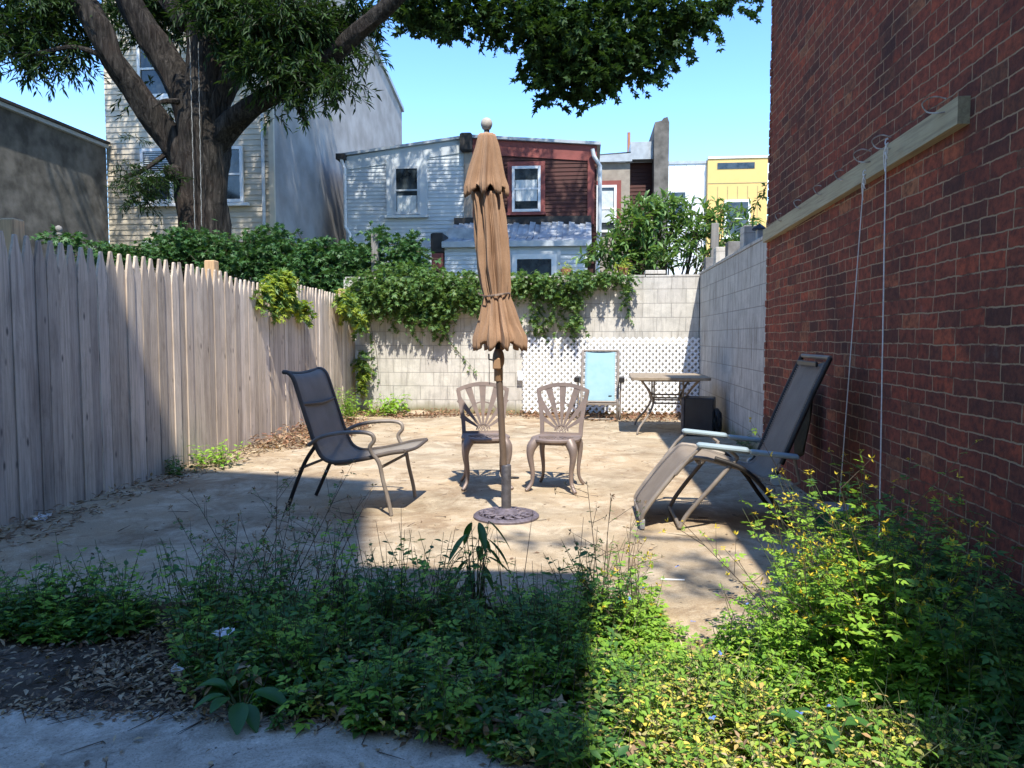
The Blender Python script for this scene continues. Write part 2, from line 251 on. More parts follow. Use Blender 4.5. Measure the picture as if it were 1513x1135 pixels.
# ---------------------------------------------------------------- mesh helpers
class MB:
    def __init__(s): s.v=[]; s.f=[]
    def add(s,vs,fs):
        o=len(s.v); s.v+= [tuple(p) for p in vs]; s.f+=[tuple(o+i for i in f) for f in fs]; return s
    def box(s,a,b,rot=None):
        (x0,y0,z0),(x1,y1,z1)=a,b
        vs=[Vector(p) for p in ((x0,y0,z0),(x1,y0,z0),(x1,y1,z0),(x0,y1,z0),(x0,y0,z1),(x1,y0,z1),(x1,y1,z1),(x0,y1,z1))]
        if rot is not None: vs=[rot@p for p in vs]
        return s.add(vs,[(0,3,2,1),(4,5,6,7),(0,1,5,4),(1,2,6,5),(2,3,7,6),(3,0,4,7)])
    def bbox(s,a,b,e=.004):   # box with chamfered vertical and horizontal edges
        (x0,y0,z0),(x1,y1,z1)=a,b; lv=[]
        for z,i in ((z0,e),(z0+e,0),(z1-e,0),(z1,e)):
            X0,X1,Y0,Y1=x0+i,x1-i,y0+i,y1-i
            lv.append([(X0+e,Y0,z),(X1-e,Y0,z),(X1,Y0+e,z),(X1,Y1-e,z),(X1-e,Y1,z),(X0+e,Y1,z),(X0,Y1-e,z),(X0,Y0+e,z)])
        vs=[p for l in lv for p in l]; fs=[tuple(range(7,-1,-1)),tuple(range(24,32))]
        for k in range(3):
            for i in range(8): fs.append((k*8+i,k*8+(i+1)%8,k*8+8+(i+1)%8,k*8+8+i))
        return s.add(vs,fs)
    def tube(s,pts,r,n=8,cap=True,sq=1.):
        pts=[Vector(p) for p in pts]; m=len(pts); rs=r if isinstance(r,(list,tuple)) else [r]*m; vs=[]; prev=None
        for i,p in enumerate(pts):
            t=(pts[min(i+1,m-1)]-pts[max(i-1,0)]).normalized()
            if prev is None: a=t.orthogonal().normalized() if abs(t.z)>.99 or True else None
            else: a=(prev-t*prev.dot(t)).normalized()
            prev=a; b=t.cross(a)
            for k in range(n):
                q=2*math.pi*k/n; vs.append(p+a*math.cos(q)*rs[i]+b*math.sin(q)*rs[i]*sq)
        fs=[(i*n+k,i*n+(k+1)%n,(i+1)*n+(k+1)%n,(i+1)*n+k) for i in range(m-1) for k in range(n)]
        if cap: fs+= [tuple(range(n-1,-1,-1)),tuple(range((m-1)*n,m*n))]
        return s.add(vs,fs)
    def strip(s,pts,w,t,N):   # rectangular bar swept along points; N = face normal
        pts=[Vector(p) for p in pts]; N=Vector(N).normalized(); m=len(pts); ws=w if isinstance(w,(list,tuple)) else [w]*m; vs=[]
        for i,p in enumerate(pts):
            T=(pts[min(i+1,m-1)]-pts[max(i-1,0)]).normalized(); S=T.cross(N).normalized()
            for a,b in ((-1,-1),(1,-1),(1,1),(-1,1)): vs.append(p+S*a*ws[i]/2+N*b*t/2)
        fs=[(i*4+k,i*4+(k+1)%4,i*4+4+(k+1)%4,i*4+4+k) for i in range(m-1) for k in range(4)]+[(3,2,1,0),tuple(range(m*4-4,m*4))]
        return s.add(vs,fs)
    def lathe(s,prof,n=24,c=(0,0,0)):
        vs=[(c[0]+r*math.cos(2*math.pi*k/n),c[1]+r*math.sin(2*math.pi*k/n),c[2]+z) for r,z in prof for k in range(n)]
        m=len(prof); fs=[(i*n+k,i*n+(k+1)%n,(i+1)*n+(k+1)%n,(i+1)*n+k) for i in range(m-1) for k in range(n)]
        fs+=[tuple(range(n-1,-1,-1)),tuple(range((m-1)*n,m*n))]; return s.add(vs,fs)
    def prism(s,poly,y0,y1):   # polygon in xz, extruded along y
        n=len(poly); vs=[(x,y0,z) for x,z in poly]+[(x,y1,z) for x,z in poly]
        return s.add(vs,[tuple(range(n)),tuple(range(2*n-1,n-1,-1))]+[(i,i+n,(i+1)%n+n,(i+1)%n) for i in range(n)])
    def prismx(s,poly,x0,x1):  # polygon in yz extruded along x
        n=len(poly); vs=[(x0,y,z) for y,z in poly]+[(x1,y,z) for y,z in poly]
        return s.add(vs,[tuple(range(n)),tuple(range(2*n-1,n-1,-1))]+[(i,i+n,(i+1)%n+n,(i+1)%n) for i in range(n)])
    def build(s,name,mat,parent=None,smooth=False,loc=None):
        me=bpy.data.meshes.new(name); me.from_pydata(s.v,[],s.f); me.update()
        import bmesh as _b
        bm=_b.new(); bm.from_mesh(me); _b.ops.recalc_face_normals(bm,faces=bm.faces); bm.to_mesh(me); bm.free()
        me.materials.append(mat); o=bpy.data.objects.new(name,me); col.objects.link(o)
        if smooth:
            me.polygons.foreach_set('use_smooth',[True]*len(me.polygons))
            try: me.set_sharp_from_angle(angle=R(40))
            except Exception: pass
        if parent: o.parent=parent
        if loc: o.location=loc
        return o
def npmesh(name,V,faces_n,idx,mat,parent=None,smooth=False):
    me=bpy.data.meshes.new(name); V=np.ascontiguousarray(V,dtype=np.float32); me.vertices.add(len(V)); me.vertices.foreach_set('co',V.ravel())
    me.loops.add(len(idx)); me.loops.foreach_set('vertex_index',idx.astype(np.int32)); me.polygons.add(len(faces_n))
    st=np.concatenate([[0],np.cumsum(faces_n)[:-1]]).astype(np.int32); me.polygons.foreach_set('loop_start',st); me.polygons.foreach_set('loop_total',faces_n.astype(np.int32))
    if smooth: me.polygons.foreach_set('use_smooth',np.ones(len(faces_n),dtype=bool))
    me.update(calc_edges=True); me.validate(); me.materials.append(mat); o=bpy.data.objects.new(name,me); col.objects.link(o)
    if parent:
        o.parent=parent
        if name in ('seed_heads','stalks','twigs','tendrils','flowers','branches'): o['kind']='stuff'
    return o
def tag(o,label=None,cat=None,group=None,kind=None):
    if label: o['label']=label
    if cat: o['category']=cat
    if group: o['group']=group
    if kind: o['kind']=kind
    return o
def thing(name,label,cat,loc=(0,0,0),rz=0,group=None):
    o=bpy.data.objects.new(name,None); col.objects.link(o); o.location=loc; o.rotation_euler=(0,0,rz); o.empty_display_size=.2; return tag(o,label,cat,group)
def copy_tree(o,parent=None):
    c=o.copy(); col.objects.link(c); c.parent=parent
    for ch in list(o.children): copy_tree(ch,c)
    return c
# leaf templates: (u along, v across, w up) and faces
def leaflet(ang=0,L=1,W=.4,base=(0,0),drop=.12,wide=.4):
    c,s=math.cos(ang),math.sin(ang); P=[(0,0,0),(wide,-W/2,.06),(.75,-W*.3,0),(1,0,-drop),(.75,W*.3,0),(wide,W/2,.06),(.5,0,-.02)]
    vs=[(base[0]+(u*c-v*s)*L,base[1]+(u*s+v*c)*L,w_*L) for u,v,w_ in P]; return vs,[(0,1,2,6),(6,2,3),(0,6,4,5),(6,3,4)]
def diamond(ang=0,L=1,W=.3,base=(0,0)):
    c,s=math.cos(ang),math.sin(ang); P=[(0,0,0),(.45,-W/2,.05),(1,0,-.1),(.45,W/2,.05)]
    vs=[(base[0]+(u*c-v*s)*L,base[1]+(u*s+v*c)*L,w_*L) for u,v,w_ in P]; return vs,[(0,1,2),(0,2,3)]
def combine(parts):
    V=[];Fc=[]
    for vs,fs in parts: o=len(V); V+=vs; Fc+=[tuple(i+o for i in f) for f in fs]
    return np.array(V,dtype=np.float64),Fc
TPL={'oval':combine([leaflet(0,1,.5)]),'narrow':combine([diamond(0,1,.3)]),
 'palm':combine([diamond(a,l,.36) for a,l in ((-1.5,.6),(-.75,.85),(0,1.),(.75,.85),(1.5,.6))]),
 'star':combine([diamond(a,l,.5) for a,l in ((-1.9,.6),(-.95,.9),(0,1.),(.95,.9),(1.9,.6))]),
 'pinn':combine([diamond(a,l,.52,(b,0)) for a,l,b in ((1.,.42,.22),(-1.,.42,.22),(.85,.4,.5),(-.85,.4,.5),(0,.5,.55))]),
 'whorl':combine([diamond(a,1.,.3) for a in (0,1.1,2.3,3.4,4.5,5.5)])}
def unit(a): return a/np.maximum(np.linalg.norm(a,axis=-1,keepdims=True),1e-9)
def leaves(name,pos,d,up,ln,wd,tpl,mat,parent=None):
    T,Fc=TPL[tpl]; n=len(pos)
    if n==0: return None
    pos=np.asarray(pos);d=unit(np.asarray(d,float)); s=unit(np.cross(np.asarray(up,float),d)+1e-6); u=np.cross(d,s); ln=np.broadcast_to(np.asarray(ln,float),(n,)); wd=np.broadcast_to(np.asarray(wd,float),(n,))
    V=pos[:,None,:]+(T[None,:,0,None]*d[:,None,:]*ln[:,None,None])+(T[None,:,1,None]*s[:,None,:]*(ln*wd)[:,None,None])+(T[None,:,2,None]*u[:,None,:]*ln[:,None,None])
    fl=np.array([i for f in Fc for i in f]); fn=np.array([len(f) for f in Fc]); idx=(fl[None,:]+np.arange(n)[:,None]*len(T)).ravel()
    return npmesh(name,V.reshape(-1,3),np.tile(fn,n),idx,mat,parent)
def stems(name,P0,P1,r,mat,parent=None,P2=None):   # many three sided tapering sticks in one mesh; optional mid point bends them
    P0=np.asarray(P0,float);P1=np.asarray(P1,float);n=len(P0); mid=(P0+P1)/2 if P2 is None else np.asarray(P2,float); r=np.broadcast_to(np.asarray(r,float),(n,))
    d=unit(P1-P0); a=unit(np.cross(d,[.31,.77,.2])); b=np.cross(d,a); rings=[]
    for P,k in ((P0,1.),(mid,.8),(P1,.4)):
        for q in range(3): rings.append(P+(a*math.cos(q*2.094)+b*math.sin(q*2.094))*(r*k)[:,None])
    V=np.stack(rings,1).reshape(-1,3); base=np.array([(i*3+k,i*3+(k+1)%3,i*3+3+(k+1)%3,i*3+3+k) for i in range(2) for k in range(3)]).ravel()
    idx=(base[None,:]+np.arange(n)[:,None]*9).ravel(); return npmesh(name,V,np.full(n*6,4),idx,mat,parent)
def rdir(n): return unit(rng.normal(size=(n,3)))
# ================================================================ THE SETTING
XW=1.60; XF=-3.46; YB=10.95
tag(MB().add([(-400,-400,-.16),(400,-400,-.16),(400,400,-.16),(-400,400,-.16)],[(0,1,2,3)]).build('ground',M['ground']),kind='structure')
def slab(name,poly,z0,z1,mat,sub=0):
    n=len(poly); vs=[(x,y,z1) for x,y in poly]+[(x,y,z0) for x,y in poly]
    b=MB().add(vs,[tuple(range(n))]+[(i,i+n,(i+1)%n+n,(i+1)%n) for i in range(n)]); return tag(b.build(name,mat),kind='structure')
jit=lambda a: random.uniform(-a,a)
front=[(-4.2+i*.145*2,2.93+.05*math.sin(i*1.7)+jit(.02)+(.10 if 11<i<15 else 0)-(.22 if i>=15 else 0)) for i in range(21)]
slab('patio',[(x,y) for x,y in front]+[(1.9,2.75),(1.9,11.1),(-3.6,11.1),(-4.2,6)],-.15,0,M['patio'])
slab('soil',[(-8,2.0),(-4,1.9),(2.2,1.3),(2.2,3.4),(-8,3.4)],-.15,-.062,M['soil'])
_e=[(-260,1045),(0,1047),(120,1050),(240,1052),(330,1040),(420,1062),(500,1068),(600,1078),(700,1092),(790,1112),(860,1140),(960,1190),(1200,1260)]
edge=[(-6,2.2)]
for (xa,ya),(xb,yb) in zip(_e[:-1],_e[1:]):
    for k in range(4): q=gr(xa+(xb-xa)*k/4+jit(5),ya+(yb-ya)*k/4+jit(5),-.05); edge.append((q.x,q.y))
edge.append((1.9,1.55))
slab('walk',[(-6,-.45),(1.9,-.45)]+edge[::-1],-.15,-.05,M['walk'])
# ---- brick building on the right
t=thing('brick_building','tall dark red brick building with uneven mortar along the right of the patio','building',(XW,0,0))
b=MB(); b.add([(0,-9,-.15),(0,6.85,-.15),(0,6.85,4.28),(0,-9,4.28),(6,-9,-.15),(6,6.85,-.15),(6,6.85,4.28),(6,-9,4.28)],[(0,1,2,3),(1,5,6,2),(5,4,7,6),(4,0,3,7)]); b.build('wall',M['brick'],t)
for i in range(58):    # broken brick ends showing at the corner
    z=-.1+i*.0745
    if z<4.2: b2=MB() if i==0 else b2; d=random.choice((0,.006,.012,.018)); b2.bbox((-.006+jit(.004),6.80,z+.006),(.10,6.852+d,z+.0685),.003)
b2.build('corner_bricks',M['brick'],t)
MB().box((-.03,-9,4.284),(6.1,6.90,4.42)).build('cornice',M['stone'],t)
MB().box((.1,-8.9,4.424),(5.9,6.7,4.47)).build('roof',M['blackroof'],t)
# ---- block walls
t=thing('back_block_wall','pale concrete block wall closing the far end of the patio','wall',(0,YB,0))
MB().box((-3.62,0,-.15),(1.62,.2,2.0)).build('blockwork',M['block'],t)
b=MB(); x=-3.6
while x<1.55:
    b.bbox((x+.004,-.006,2.002),(x+.398,.206,2.034+jit(.005)),.004); x+=.405
b.build('coping',M['block'],t)
t=thing('side_block_wall','grey streaked concrete block wall running from the brick corner to the back','wall',(1.632,6.86,0))
MB().box((0,0,-.15),(.2,4.28,2.03)).build('blockwork',M['block2'],t)
b=MB(); y=0.005
while y<4.2:
    b.bbox((-.008,y+.004,2.032),(.208,min(y+.398,4.27),2.068+jit(.004)),.004); y+=.405
b.build('coping',M['block2'],t)
# ---- fence
fence=thing('picket_fence','weathered grey brown stockade fence of pointed wooden pickets on the left','fence',(XF,0,0))
y=2.9; pw=.101; secs=[(2.9,5.0),(5.0,7.35),(7.35,9.4),(9.4,10.93)]
zt=lambda y: 1.755+.012*math.sin(y*2.3)
for s0,s1 in secs:
    b=MB(); y=s0+.002
    while y+pw<=s1+.02:
        w_=pw+jit(.010); top=zt(y)+jit(.008); e=jit(.007); tl=jit(.004); g=random.choice((.002,.003,.004,.007))
        if 6.9<y<8.3 : top-=.03
        y0,y1=y+g/2,y+w_-g/2; ym=(y0+y1)/2; th=.018
        prof=[(y0,-.14),(y1,-.14),(y1+tl,top-.19),(y1-.010+tl,top-.12),(ym+.020+tl,top-.05),(ym+.012+tl,top-.008),(ym+.004+tl,top),(ym-.006+tl,top-.001),(ym-.013+tl,top-.01),(ym-.021+tl,top-.05),(y0+.010+tl,top-.12),(y0+tl,top-.19)]
        b.prismx(prof,e,e+th); y+=w_
    b.build('picket_panel',M['fence'],fence)
    rb=MB()
    for z in (.35,.95,1.45): rb.box((-.045,s0+.01,z),(-.006,s1-.01,z+.08))
    rb.build('rail',M['oldpost'],fence)
for py in (4.36,6.85,8.85,10.7):
    MB().bbox((-.15,py-.05,-.15),(-.05,py+.05,1.86 if py<8 else 1.845),.008).build('post',M['post'],fence)
# ---- helpers for the houses
def siding(mb,x0,x1,z0,z1,pitch,y=0,top=None,d=.02):
    z=z0
    while z<z1-1e-6:
        za=min(z+pitch,z1); a,c=x0,x1
        if top:
            zm=(z+za)/2; (xa,zA),(xc,zC)=top
            if zA<zC and zm>zA: a=max(a,xa+(xc-xa)*(zm-zA)/(zC-zA))
            if zC<zA and zm>zC: c=min(c,xc-(xc-xa)*(zm-zC)/(zA-zC))
        if c-a>.05: mb.add([(a,y-d,z),(c,y-d,z),(c,y-.002,za),(a,y-.002,za),(a,y+.05,z),(c,y+.05,z)],[(0,1,2,3),(0,4,5,1)])
        z=za
def window(parent,x,z,w,h,y,frame=None,fw=.07,trim=None,tw=.12,sill=True,blind=None,cur=None,label=None):
    frame=frame or M['white']; b=MB()
    x0,x1,z0,z1=x-w/2,x+w/2,z-h/2,z+h/2
    for a,c in (((x0,y-.07,z0),(x0+fw,y,z1)),((x1-fw,y-.07,z0),(x1,y,z1)),((x0+fw,y-.068,z0),(x1-fw,y,z0+fw)),((x0+fw,y-.068,z1-fw),(x1-fw,y,z1))): b.box(a,c)
    b.box((x0+fw,y-.062,z-.02),(x1-fw,y-.012,z+.025))
    o=b.build('window',frame,parent)
    if label: o['label']=label
    MB().box((x0+fw,y-.045,z+.025),(x1-fw,y-.035,z1-fw)).box((x0+fw,y-.030,z0+fw),(x1-fw,y-.022,z-.02)).build('pane',M['glass'],o)
    if trim:
        b=MB(); b.box((x0-tw,y-.05,z0-.02),(x0-.002,y,z1+tw)); b.box((x1+.002,y-.05,z0-.02),(x1+tw,y,z1+tw)); b.box((x0,y-.048,z1+.002),(x1,y,z1+tw)); b.build('trim',trim,o)
    if sill: MB().box((x0-tw*1.2,y-.12,z0-.09),(x1+tw*1.2,y,z0-.022)).build('sill',trim or frame,o)
    if blind:
        b=MB(); k=z+.03
        while k<z1-fw: b.box((x0+fw+.01,y-.054,k),(x1-fw-.01,y-.050,k+.018)); k+=.05
        b.build('blind',M['curtain'],o)
    if cur: 
        xs=np.linspace(x0+fw+.02,x1-fw-.02,16); za,zb=cur; b=MB(); b.add([(q,y-.047-.003*(i%2),zz) for zz in (za,zb) for i,q in enumerate(xs)],[(i,i+1,i+17,i+16) for i in range(15)]); b.build('curtain',M['curtain'],o)
    return o
# ---- left stained stucco building
t=thing('stucco_building','low dark stained stucco building with flat parapet at far left','building',(0,0,0))
XS=at(160,300,17).x
MB().box((XS-5,9,-.15),(XS,16.98,5.62)).build('wall',M['stucco2'],t)
MB().box((XS-5.1,8.9,5.622),(XS+.09,16.96,5.70)).build('parapet_cap',M['greytrim'],t)
MB().box((XS-5.0,8.95,5.703),(XS+.14,16.95,5.76)).build('roof',M['blackroof'],t)
# ---- beige house
YH=17.0; XL=XS; XR=at(405,300,YH).x; ZH=9.95
t=thing('beige_house','tall beige clapboard house with pale stucco side wall behind the big tree','house',(0,YH,0))
b=MB(); siding(b,XL,XR,-.1,13.0,.127); b.build('siding',M['beige'],t)
YE=onx(593,165,XR).y-YH; zt2=onx(593,165,XR).z
# side wall: stucco, roofline falling to the back as the photo shows
MB().add([(XL,.06,-.15),(XR+.02,.03,-.15),(XR+.02,YE,-.15),(XL,YE,-.15),(XL,.06,13.0),(XR+.02,.03,13.0),(XR+.02,YE,zt2),(XL,YE,zt2)],[(1,2,6,5),(2,3,7,6),(3,0,4,7),(4,5,6,7)]).build('stucco_wall',M['stucco'],t)
MB().add([(XR-.1,0,13.0),(XR+.10,0,13.0),(XR+.10,YE+.08,zt2),(XR-.1,YE+.08,zt2),(XR-.1,0,13.14),(XR+.10,0,13.14),(XR+.10,YE+.08,zt2+.14),(XR-.1,YE+.08,zt2+.14)],[(0,1,2,3),(4,5,6,7),(0,1,5,4),(1,2,6,5),(2,3,7,6),(3,0,4,7)]).build('roof_edge',M['roofgrey'],t)
MB().box((XR-.09,-.05,-.1),(XR+.03,.028,13.0)).build('corner_board',M['beige'],t)
MB().tube([(XR-.22,-.07,12.9),(XR-.22,-.07,.1)],.04,8).build('downspout',M['greytrim'],t)
def pxwin(parent,x0,y0,x1,y1,Y,yl,**k):
    A=at(x0,y1,Y);B=at(x1,y0,Y); return window(parent,(A.x+B.x)/2,(A.z+B.z)/2,B.x-A.x,B.z-A.z,yl,**k)
pxwin(t,212,220,256,301,YH,-.025,blind=1); pxwin(t,322,217,360,300,YH,-.025,cur=(at(0,0,YH).z*0+2.6,3.25)); pxwin(t,207,60,253,146,YH,-.025)
q=at(222,362,YH); MB().box((q.x-.12,-.12,q.z-.1),(q.x+.12,-.022,q.z+.1)).build('vent_box',M['white'],t)
# ---- row houses: grey half and red half share a roofline
YR=20.0
A=at(510,232,YR);Bm=at(688,205,YR);C=at(882,216,YR); zb=-.1
t=thing('grey_row_house','pale grey clapboard row house with one upper window and white downspout','house',(0,YR,0))
b=MB(); siding(b,A.x,Bm.x,zb,Bm.z-.35,.102,0,((A.x,A.z-.30),(Bm.x,Bm.z-.30))); b.build('siding',M['greysid'],t)
MB().prism([(A.x,A.z-.36),(Bm.x,Bm.z-.36-.0),(Bm.x,Bm.z),(A.x,A.z)],-.035,.02).build('fascia',M['greysid'],t)
MB().prism([(A.x+.03,zb),(Bm.x,zb),(Bm.x,Bm.z-.1),(A.x+.03,A.z-.1)],.06,6).build('wall',M['greysid'],t)
MB().prism([(A.x-.12,A.z),(Bm.x+.05,Bm.z),(Bm.x+.05,Bm.z+.07),(A.x-.12,A.z+.07)],-.12,6).build('roof',M['roofgrey'],t)
pxwin(t,583,246,621,318,YR,-.03,frame=M['greytrim'],trim=M['greysid'],tw=.2,cur=(at(600,318,YR).z+.08,at(600,290,YR).z))
b=MB(); x=A.x+.14; b.tube([(A.x-.06,-.14,A.z-.02),(A.x-.06,-.14,A.z-.12),(x-.12,-.12,A.z-.35),(x-.12,-.12,A.z-1.9),(x,-.12,A.z-2.1),(x,-.12,0)],.045,8); b.build('downspout',M['white'],t)
MB().box((A.x-.2,-.2,A.z-.1),(A.x+.05,.3,A.z+.05)).build('gutter_end',M['blackroof'],t)
t=thing('red_row_house','dark red clapboard row house with red trim and low tin roofed extension','house',(0,YR,0))
Bx=Bm.x+.02
b=MB(); siding(b,Bx,C.x,zb+3.2,Bm.z-.35,.105,.0,((Bx,Bm.z-.33),(C.x,C.z-.33))); b.build('siding',M['redsid'],t)
MB().prism([(Bx,Bm.z-.40),(C.x,C.z-.40),(C.x,C.z),(Bx,Bm.z)],-.04,.02).build('fascia',M['redtrim'],t)
MB().prism([(Bx,zb),(C.x-.02,zb),(C.x-.02,C.z-.1),(Bx,Bm.z-.1)],.06,6).build('wall',M['redsid'],t)
MB().prism([(Bx,Bm.z+.002),(C.x+.1,C.z+.002),(C.x+.1,C.z+.08),(Bx,Bm.z+.08)],-.14,6).build('roof',M['roofgrey'],t)
q=at(690,206,YR); MB().bbox((q.x-.16,-.25,q.z-.35),(q.x+.16,.2,q.z+.12),.03).build('parapet_stub',M['blackroof'],t)
q1=at(874,240,YR); MB().box((q1.x-.1,-.06,at(0,345,YR).z),(q1.x+.08,.0,C.z-.35)).build('corner_trim',M['redtrim'],t)
q1=at(701,240,YR); MB().box((q1.x-.28,-.055,at(0,340,YR).z),(q1.x-.05,.0,Bm.z-.37)).build('party_wall_edge',M['tan'],t)
pxwin(t,757,246,799,314,YR,-.03,trim=M['redtrim'],tw=.12,cur=(at(0,312,YR).z,at(0,283,YR).z))
x=C.x+.02
MB().tube([(x-.14,-.18,C.z-.12),(x-.1,-.18,C.z-.3),(x+.06,-.16,C.z-.55),(x+.06,-.16,C.z-2.3),(x+.02,-.16,C.z-2.5),(x+.02,-.16,0)],.055,10).build('downspout',M['greytrim'],t)
# the extension in front
YX=-1.7; E0=at(657,360,YR+YX);E1=at(868,360,YR+YX); ze=at(760,358,YR+YX).z; zr=at(760,338,YR).z
b=MB(); siding(b,E0.x,E1.x,zb,ze-.05,.105,YX); b.build('extension_siding',M['greysid'],t)
MB().box((E0.x+.02,YX+.06,zb),(E1.x-.02,-.05,ze-.08)).build('extension_wall',M['greysid'],t)
b=MB(); n=26
xs=np.linspace(E0.x-.05,E1.x+.1,n)
for a,c in zip(xs[:-1],xs[1:]):
    h=.02+.035*abs(math.sin(a*5.1)); k=random.uniform(-.03,.05); b.add([(a,YX-.1,ze+.03),(c,YX-.1,ze+.03),(c,YX+.7,ze+.18+h),(a,YX+.7,ze+.18+h*.5),(c,-.1,zr+.10+k),(a,-.1,zr+.12+k),(a,YX-.1,ze-.0),(c,YX-.1,ze-.0)],[(0,1,2,3),(3,2,4,5),(6,7,1,0)])
b.build('tin_roof',M['metalroof'],t)
MB().box((E0.x-.05,YX-.14,ze-.12),(E1.x+.1,YX-.03,ze+.01)).build('gutter',M['greytrim'],t)
MB().box((E0.x-.05,-.09,zr+.05),(E1.x+.1,-.03,zr+.30)).build('roof_flashing',M['blackroof'],t)
MB().bbox((E0.x-.32,YX-.06,zb),(E0.x-.03,0,ze-.25),.01).build('end_pier',M['redtrim'],t)
MB().bbox((E0.x-.34,YX-.08,ze-.248),(E0.x-.02,0,ze+.25),.03).build('pier_top',M['blackroof'],t)
MB().prism([(E0.x-.1,ze+.1),(E0.x+.95,ze+.04),(E0.x+.9,ze+.42),(E0.x-.02,ze+.45)],YX+.6,YX+1.5).build('roof_sheet',M['metalroof'],t)
MB().box((E0.x+.93*1.35,YX-.03,zb),(E0.x+.93*1.35+.1,YX-.0,ze-.12)).build('extension_corner_board',M['greytrim'],t)
W0=at(757,378,YR+YX);W1=at(822,460,YR+YX)
window(t,(W0.x+W1.x)/2,W0.z-.6,W1.x-W0.x,1.25,YX-.025,fw=.12,trim=M['greytrim'],tw=.1)
# ---- tan house with the tall party wall
YT=22.0; T0=at(879,235,YT);T1=at(931,240,YT);T2=at(965,235,YT)
t=thing('tan_brick_house','narrow tan brick house with red framed window beside tall stained party wall','house',(0,YT,0))
MB().box((T0.x-.4,0,-.1),(T1.x,6,T1.z)).build('wall',M['tan'],t)
b=MB(); siding(b,T1.x+.002,T2.x+.3,-.1,T1.z+.05,.11,.3); b.build('red_siding',M['redsid'],t)
MB().prism([(T0.x-.4,T1.z+.003),(T1.x+.05,T1.z+.003),(T1.x+.05,T1.z+.24),(T0.x-.4,T1.z+.16)],-.12,0.).build('fascia',M['roofgrey'],t)
MB().add([(T0.x-.4,-.14,T1.z+.19),(T1.x+.02,-.14,T1.z+.27),(T1.x-.1,5,T1.z+1.15),(T0.x-.4,5,T1.z+.95)],[(0,1,2,3)]).build('roof',M['metalroof'],t)
MB().box((T1.x,-.1,T1.z+.06),(T2.x+.3,3,T1.z+.55)).build('upper_fascia',M['roofgrey'],t)
P0=at(965,190,YT);P1=at(986,178,YT)
rough=[(P0.x+.03,-.1),(P1.x-.02,-.1),(P1.x,2.5),(P1.x+.015,4.5),(P1.x+.02,P1.z-.15),(P1.x-.03,P1.z),(P1.x-.14,P1.z-.03),(P1.x-.2,P1.z-.1),(P0.x+.02,P0.z+.08),(P0.x,P0.z-.2),(P0.x+.02,4.4)]
MB().prism(rough,-.35,5).build('party_wall',M['stucco2'],t)
q=at(929,222,YT+3); MB().tube([(q.x,3,T1.z),(q.x,3,at(929,196,YT+3).z)],.05,8).build('vent_pipe',M['terracotta'],t)
pxwin(t,880,274,911,344,YT,-.01,trim=M['redtrim'],tw=.13,sill=False,cur=(at(0,343,YT).z,at(0,300,YT).z))
# ---- white and yellow modern block far behind
YM=40.0; a0=at(960,240,YM);a1=at(1044,242,YM);a2=at(1132,236,YM)
t=thing('modern_apartment_block','white and yellow panelled modern apartment block far behind the shrub','building',(0,YM,0))
MB().box((a0.x-4,0,-.1),(a1.x,12,a1.z)).build('white_cladding',M['whitepl'],t)
MB().box((a1.x+.01,-.4,-.1),(a2.x,12,a2.z)).build('yellow_cladding',M['yellow'],t)
MB().box((a0.x-4,-.05,a1.z+.004),(a1.x,12,a1.z+.16)).build('roof_edge',M['roofgrey'],t)
MB().box((a1.x,-.45,a2.z+.004),(a2.x+.05,12,a2.z+.12)).build('parapet',M['white'],t)
b=MB(); x=a0.x
while x<a1.x-.1: b.box((x,-.012,0),(x+.03,-.002,a1.z-.05)); x+=random.choice((.45,.62,.4))
b.build('cladding_seam',M['seamw'],t)
b=MB()
for i in range(1,6): x=a1.x+(a2.x-a1.x)*i/6; b.box((x,-.412,0),(x+.03,-.402,a2.z-(.5 if 0<i<6 else .1)-.9))
for z in (a2.z-1.25*1.0,a2.z-4.3): b.box((a1.x+.02,-.414,z-.0),(a2.x-.02,-.403,z+.03))
b.build('cladding_seam',M['seam'],t)
q0=at(1060,241,YM-.4);q1=at(1115,249,YM-.4)
MB().box((q0.x,-.42,q1.z),(q1.x,-.403,q0.z)).build('roof_opening',M['glass'],t)
pxwin(t,986,281,1016,320,YM,-.01,fw=.12,tw=.1); window(t,(at(1073,0,YM).x+at(1112,0,YM).x)/2,at(1090,325,YM).z,at(1112,0,YM).x-at(1073,0,YM).x,1.9,-.41,fw=.12)
# ---- the house the photograph is taken from (behind the camera, it throws the big shadow)
t=thing('rear_house','tall pale house behind the viewer whose shade covers the weeds','house',(0,-3,0))
def plan(b,poly,z0,z1):
    n=len(poly); return b.add([(x,y,z0) for x,y in poly]+[(x,y,z1) for x,y in poly],[tuple(range(n)),tuple(range(2*n-1,n-1,-1))]+[(i,i+n,(i+1)%n+n,(i+1)%n) for i in range(n)])
plan(MB(),[(.72,0),(.72,-7),(-9,-7),(-9,1.9),(-1.2,.42)],-.15,14.3).build('wall',M['greysid'],t)
plan(MB(),[(.74,.03),(.74,-7.1),(-9.1,-7.1),(-9.1,1.95),(-1.2,.45)],14.304,14.42).build('roof',M['blackroof'],t)
MB().box((-.45,.15,6.0),(1.01,2.85,6.12)).build('shade_slab',M['white'],t)  # unseen slab and brackets added to cast the bed's straight shadow edge
b=MB()
for x in (-.4,.6): b.box((x,.45,5.0),(x+.05,.5,5.998)); b.tube([(x+.025,.47,5.05),(x+.025,2.4,5.99)],.03,6)
b.build('shade_slab_bracket',M['darkm'],t)

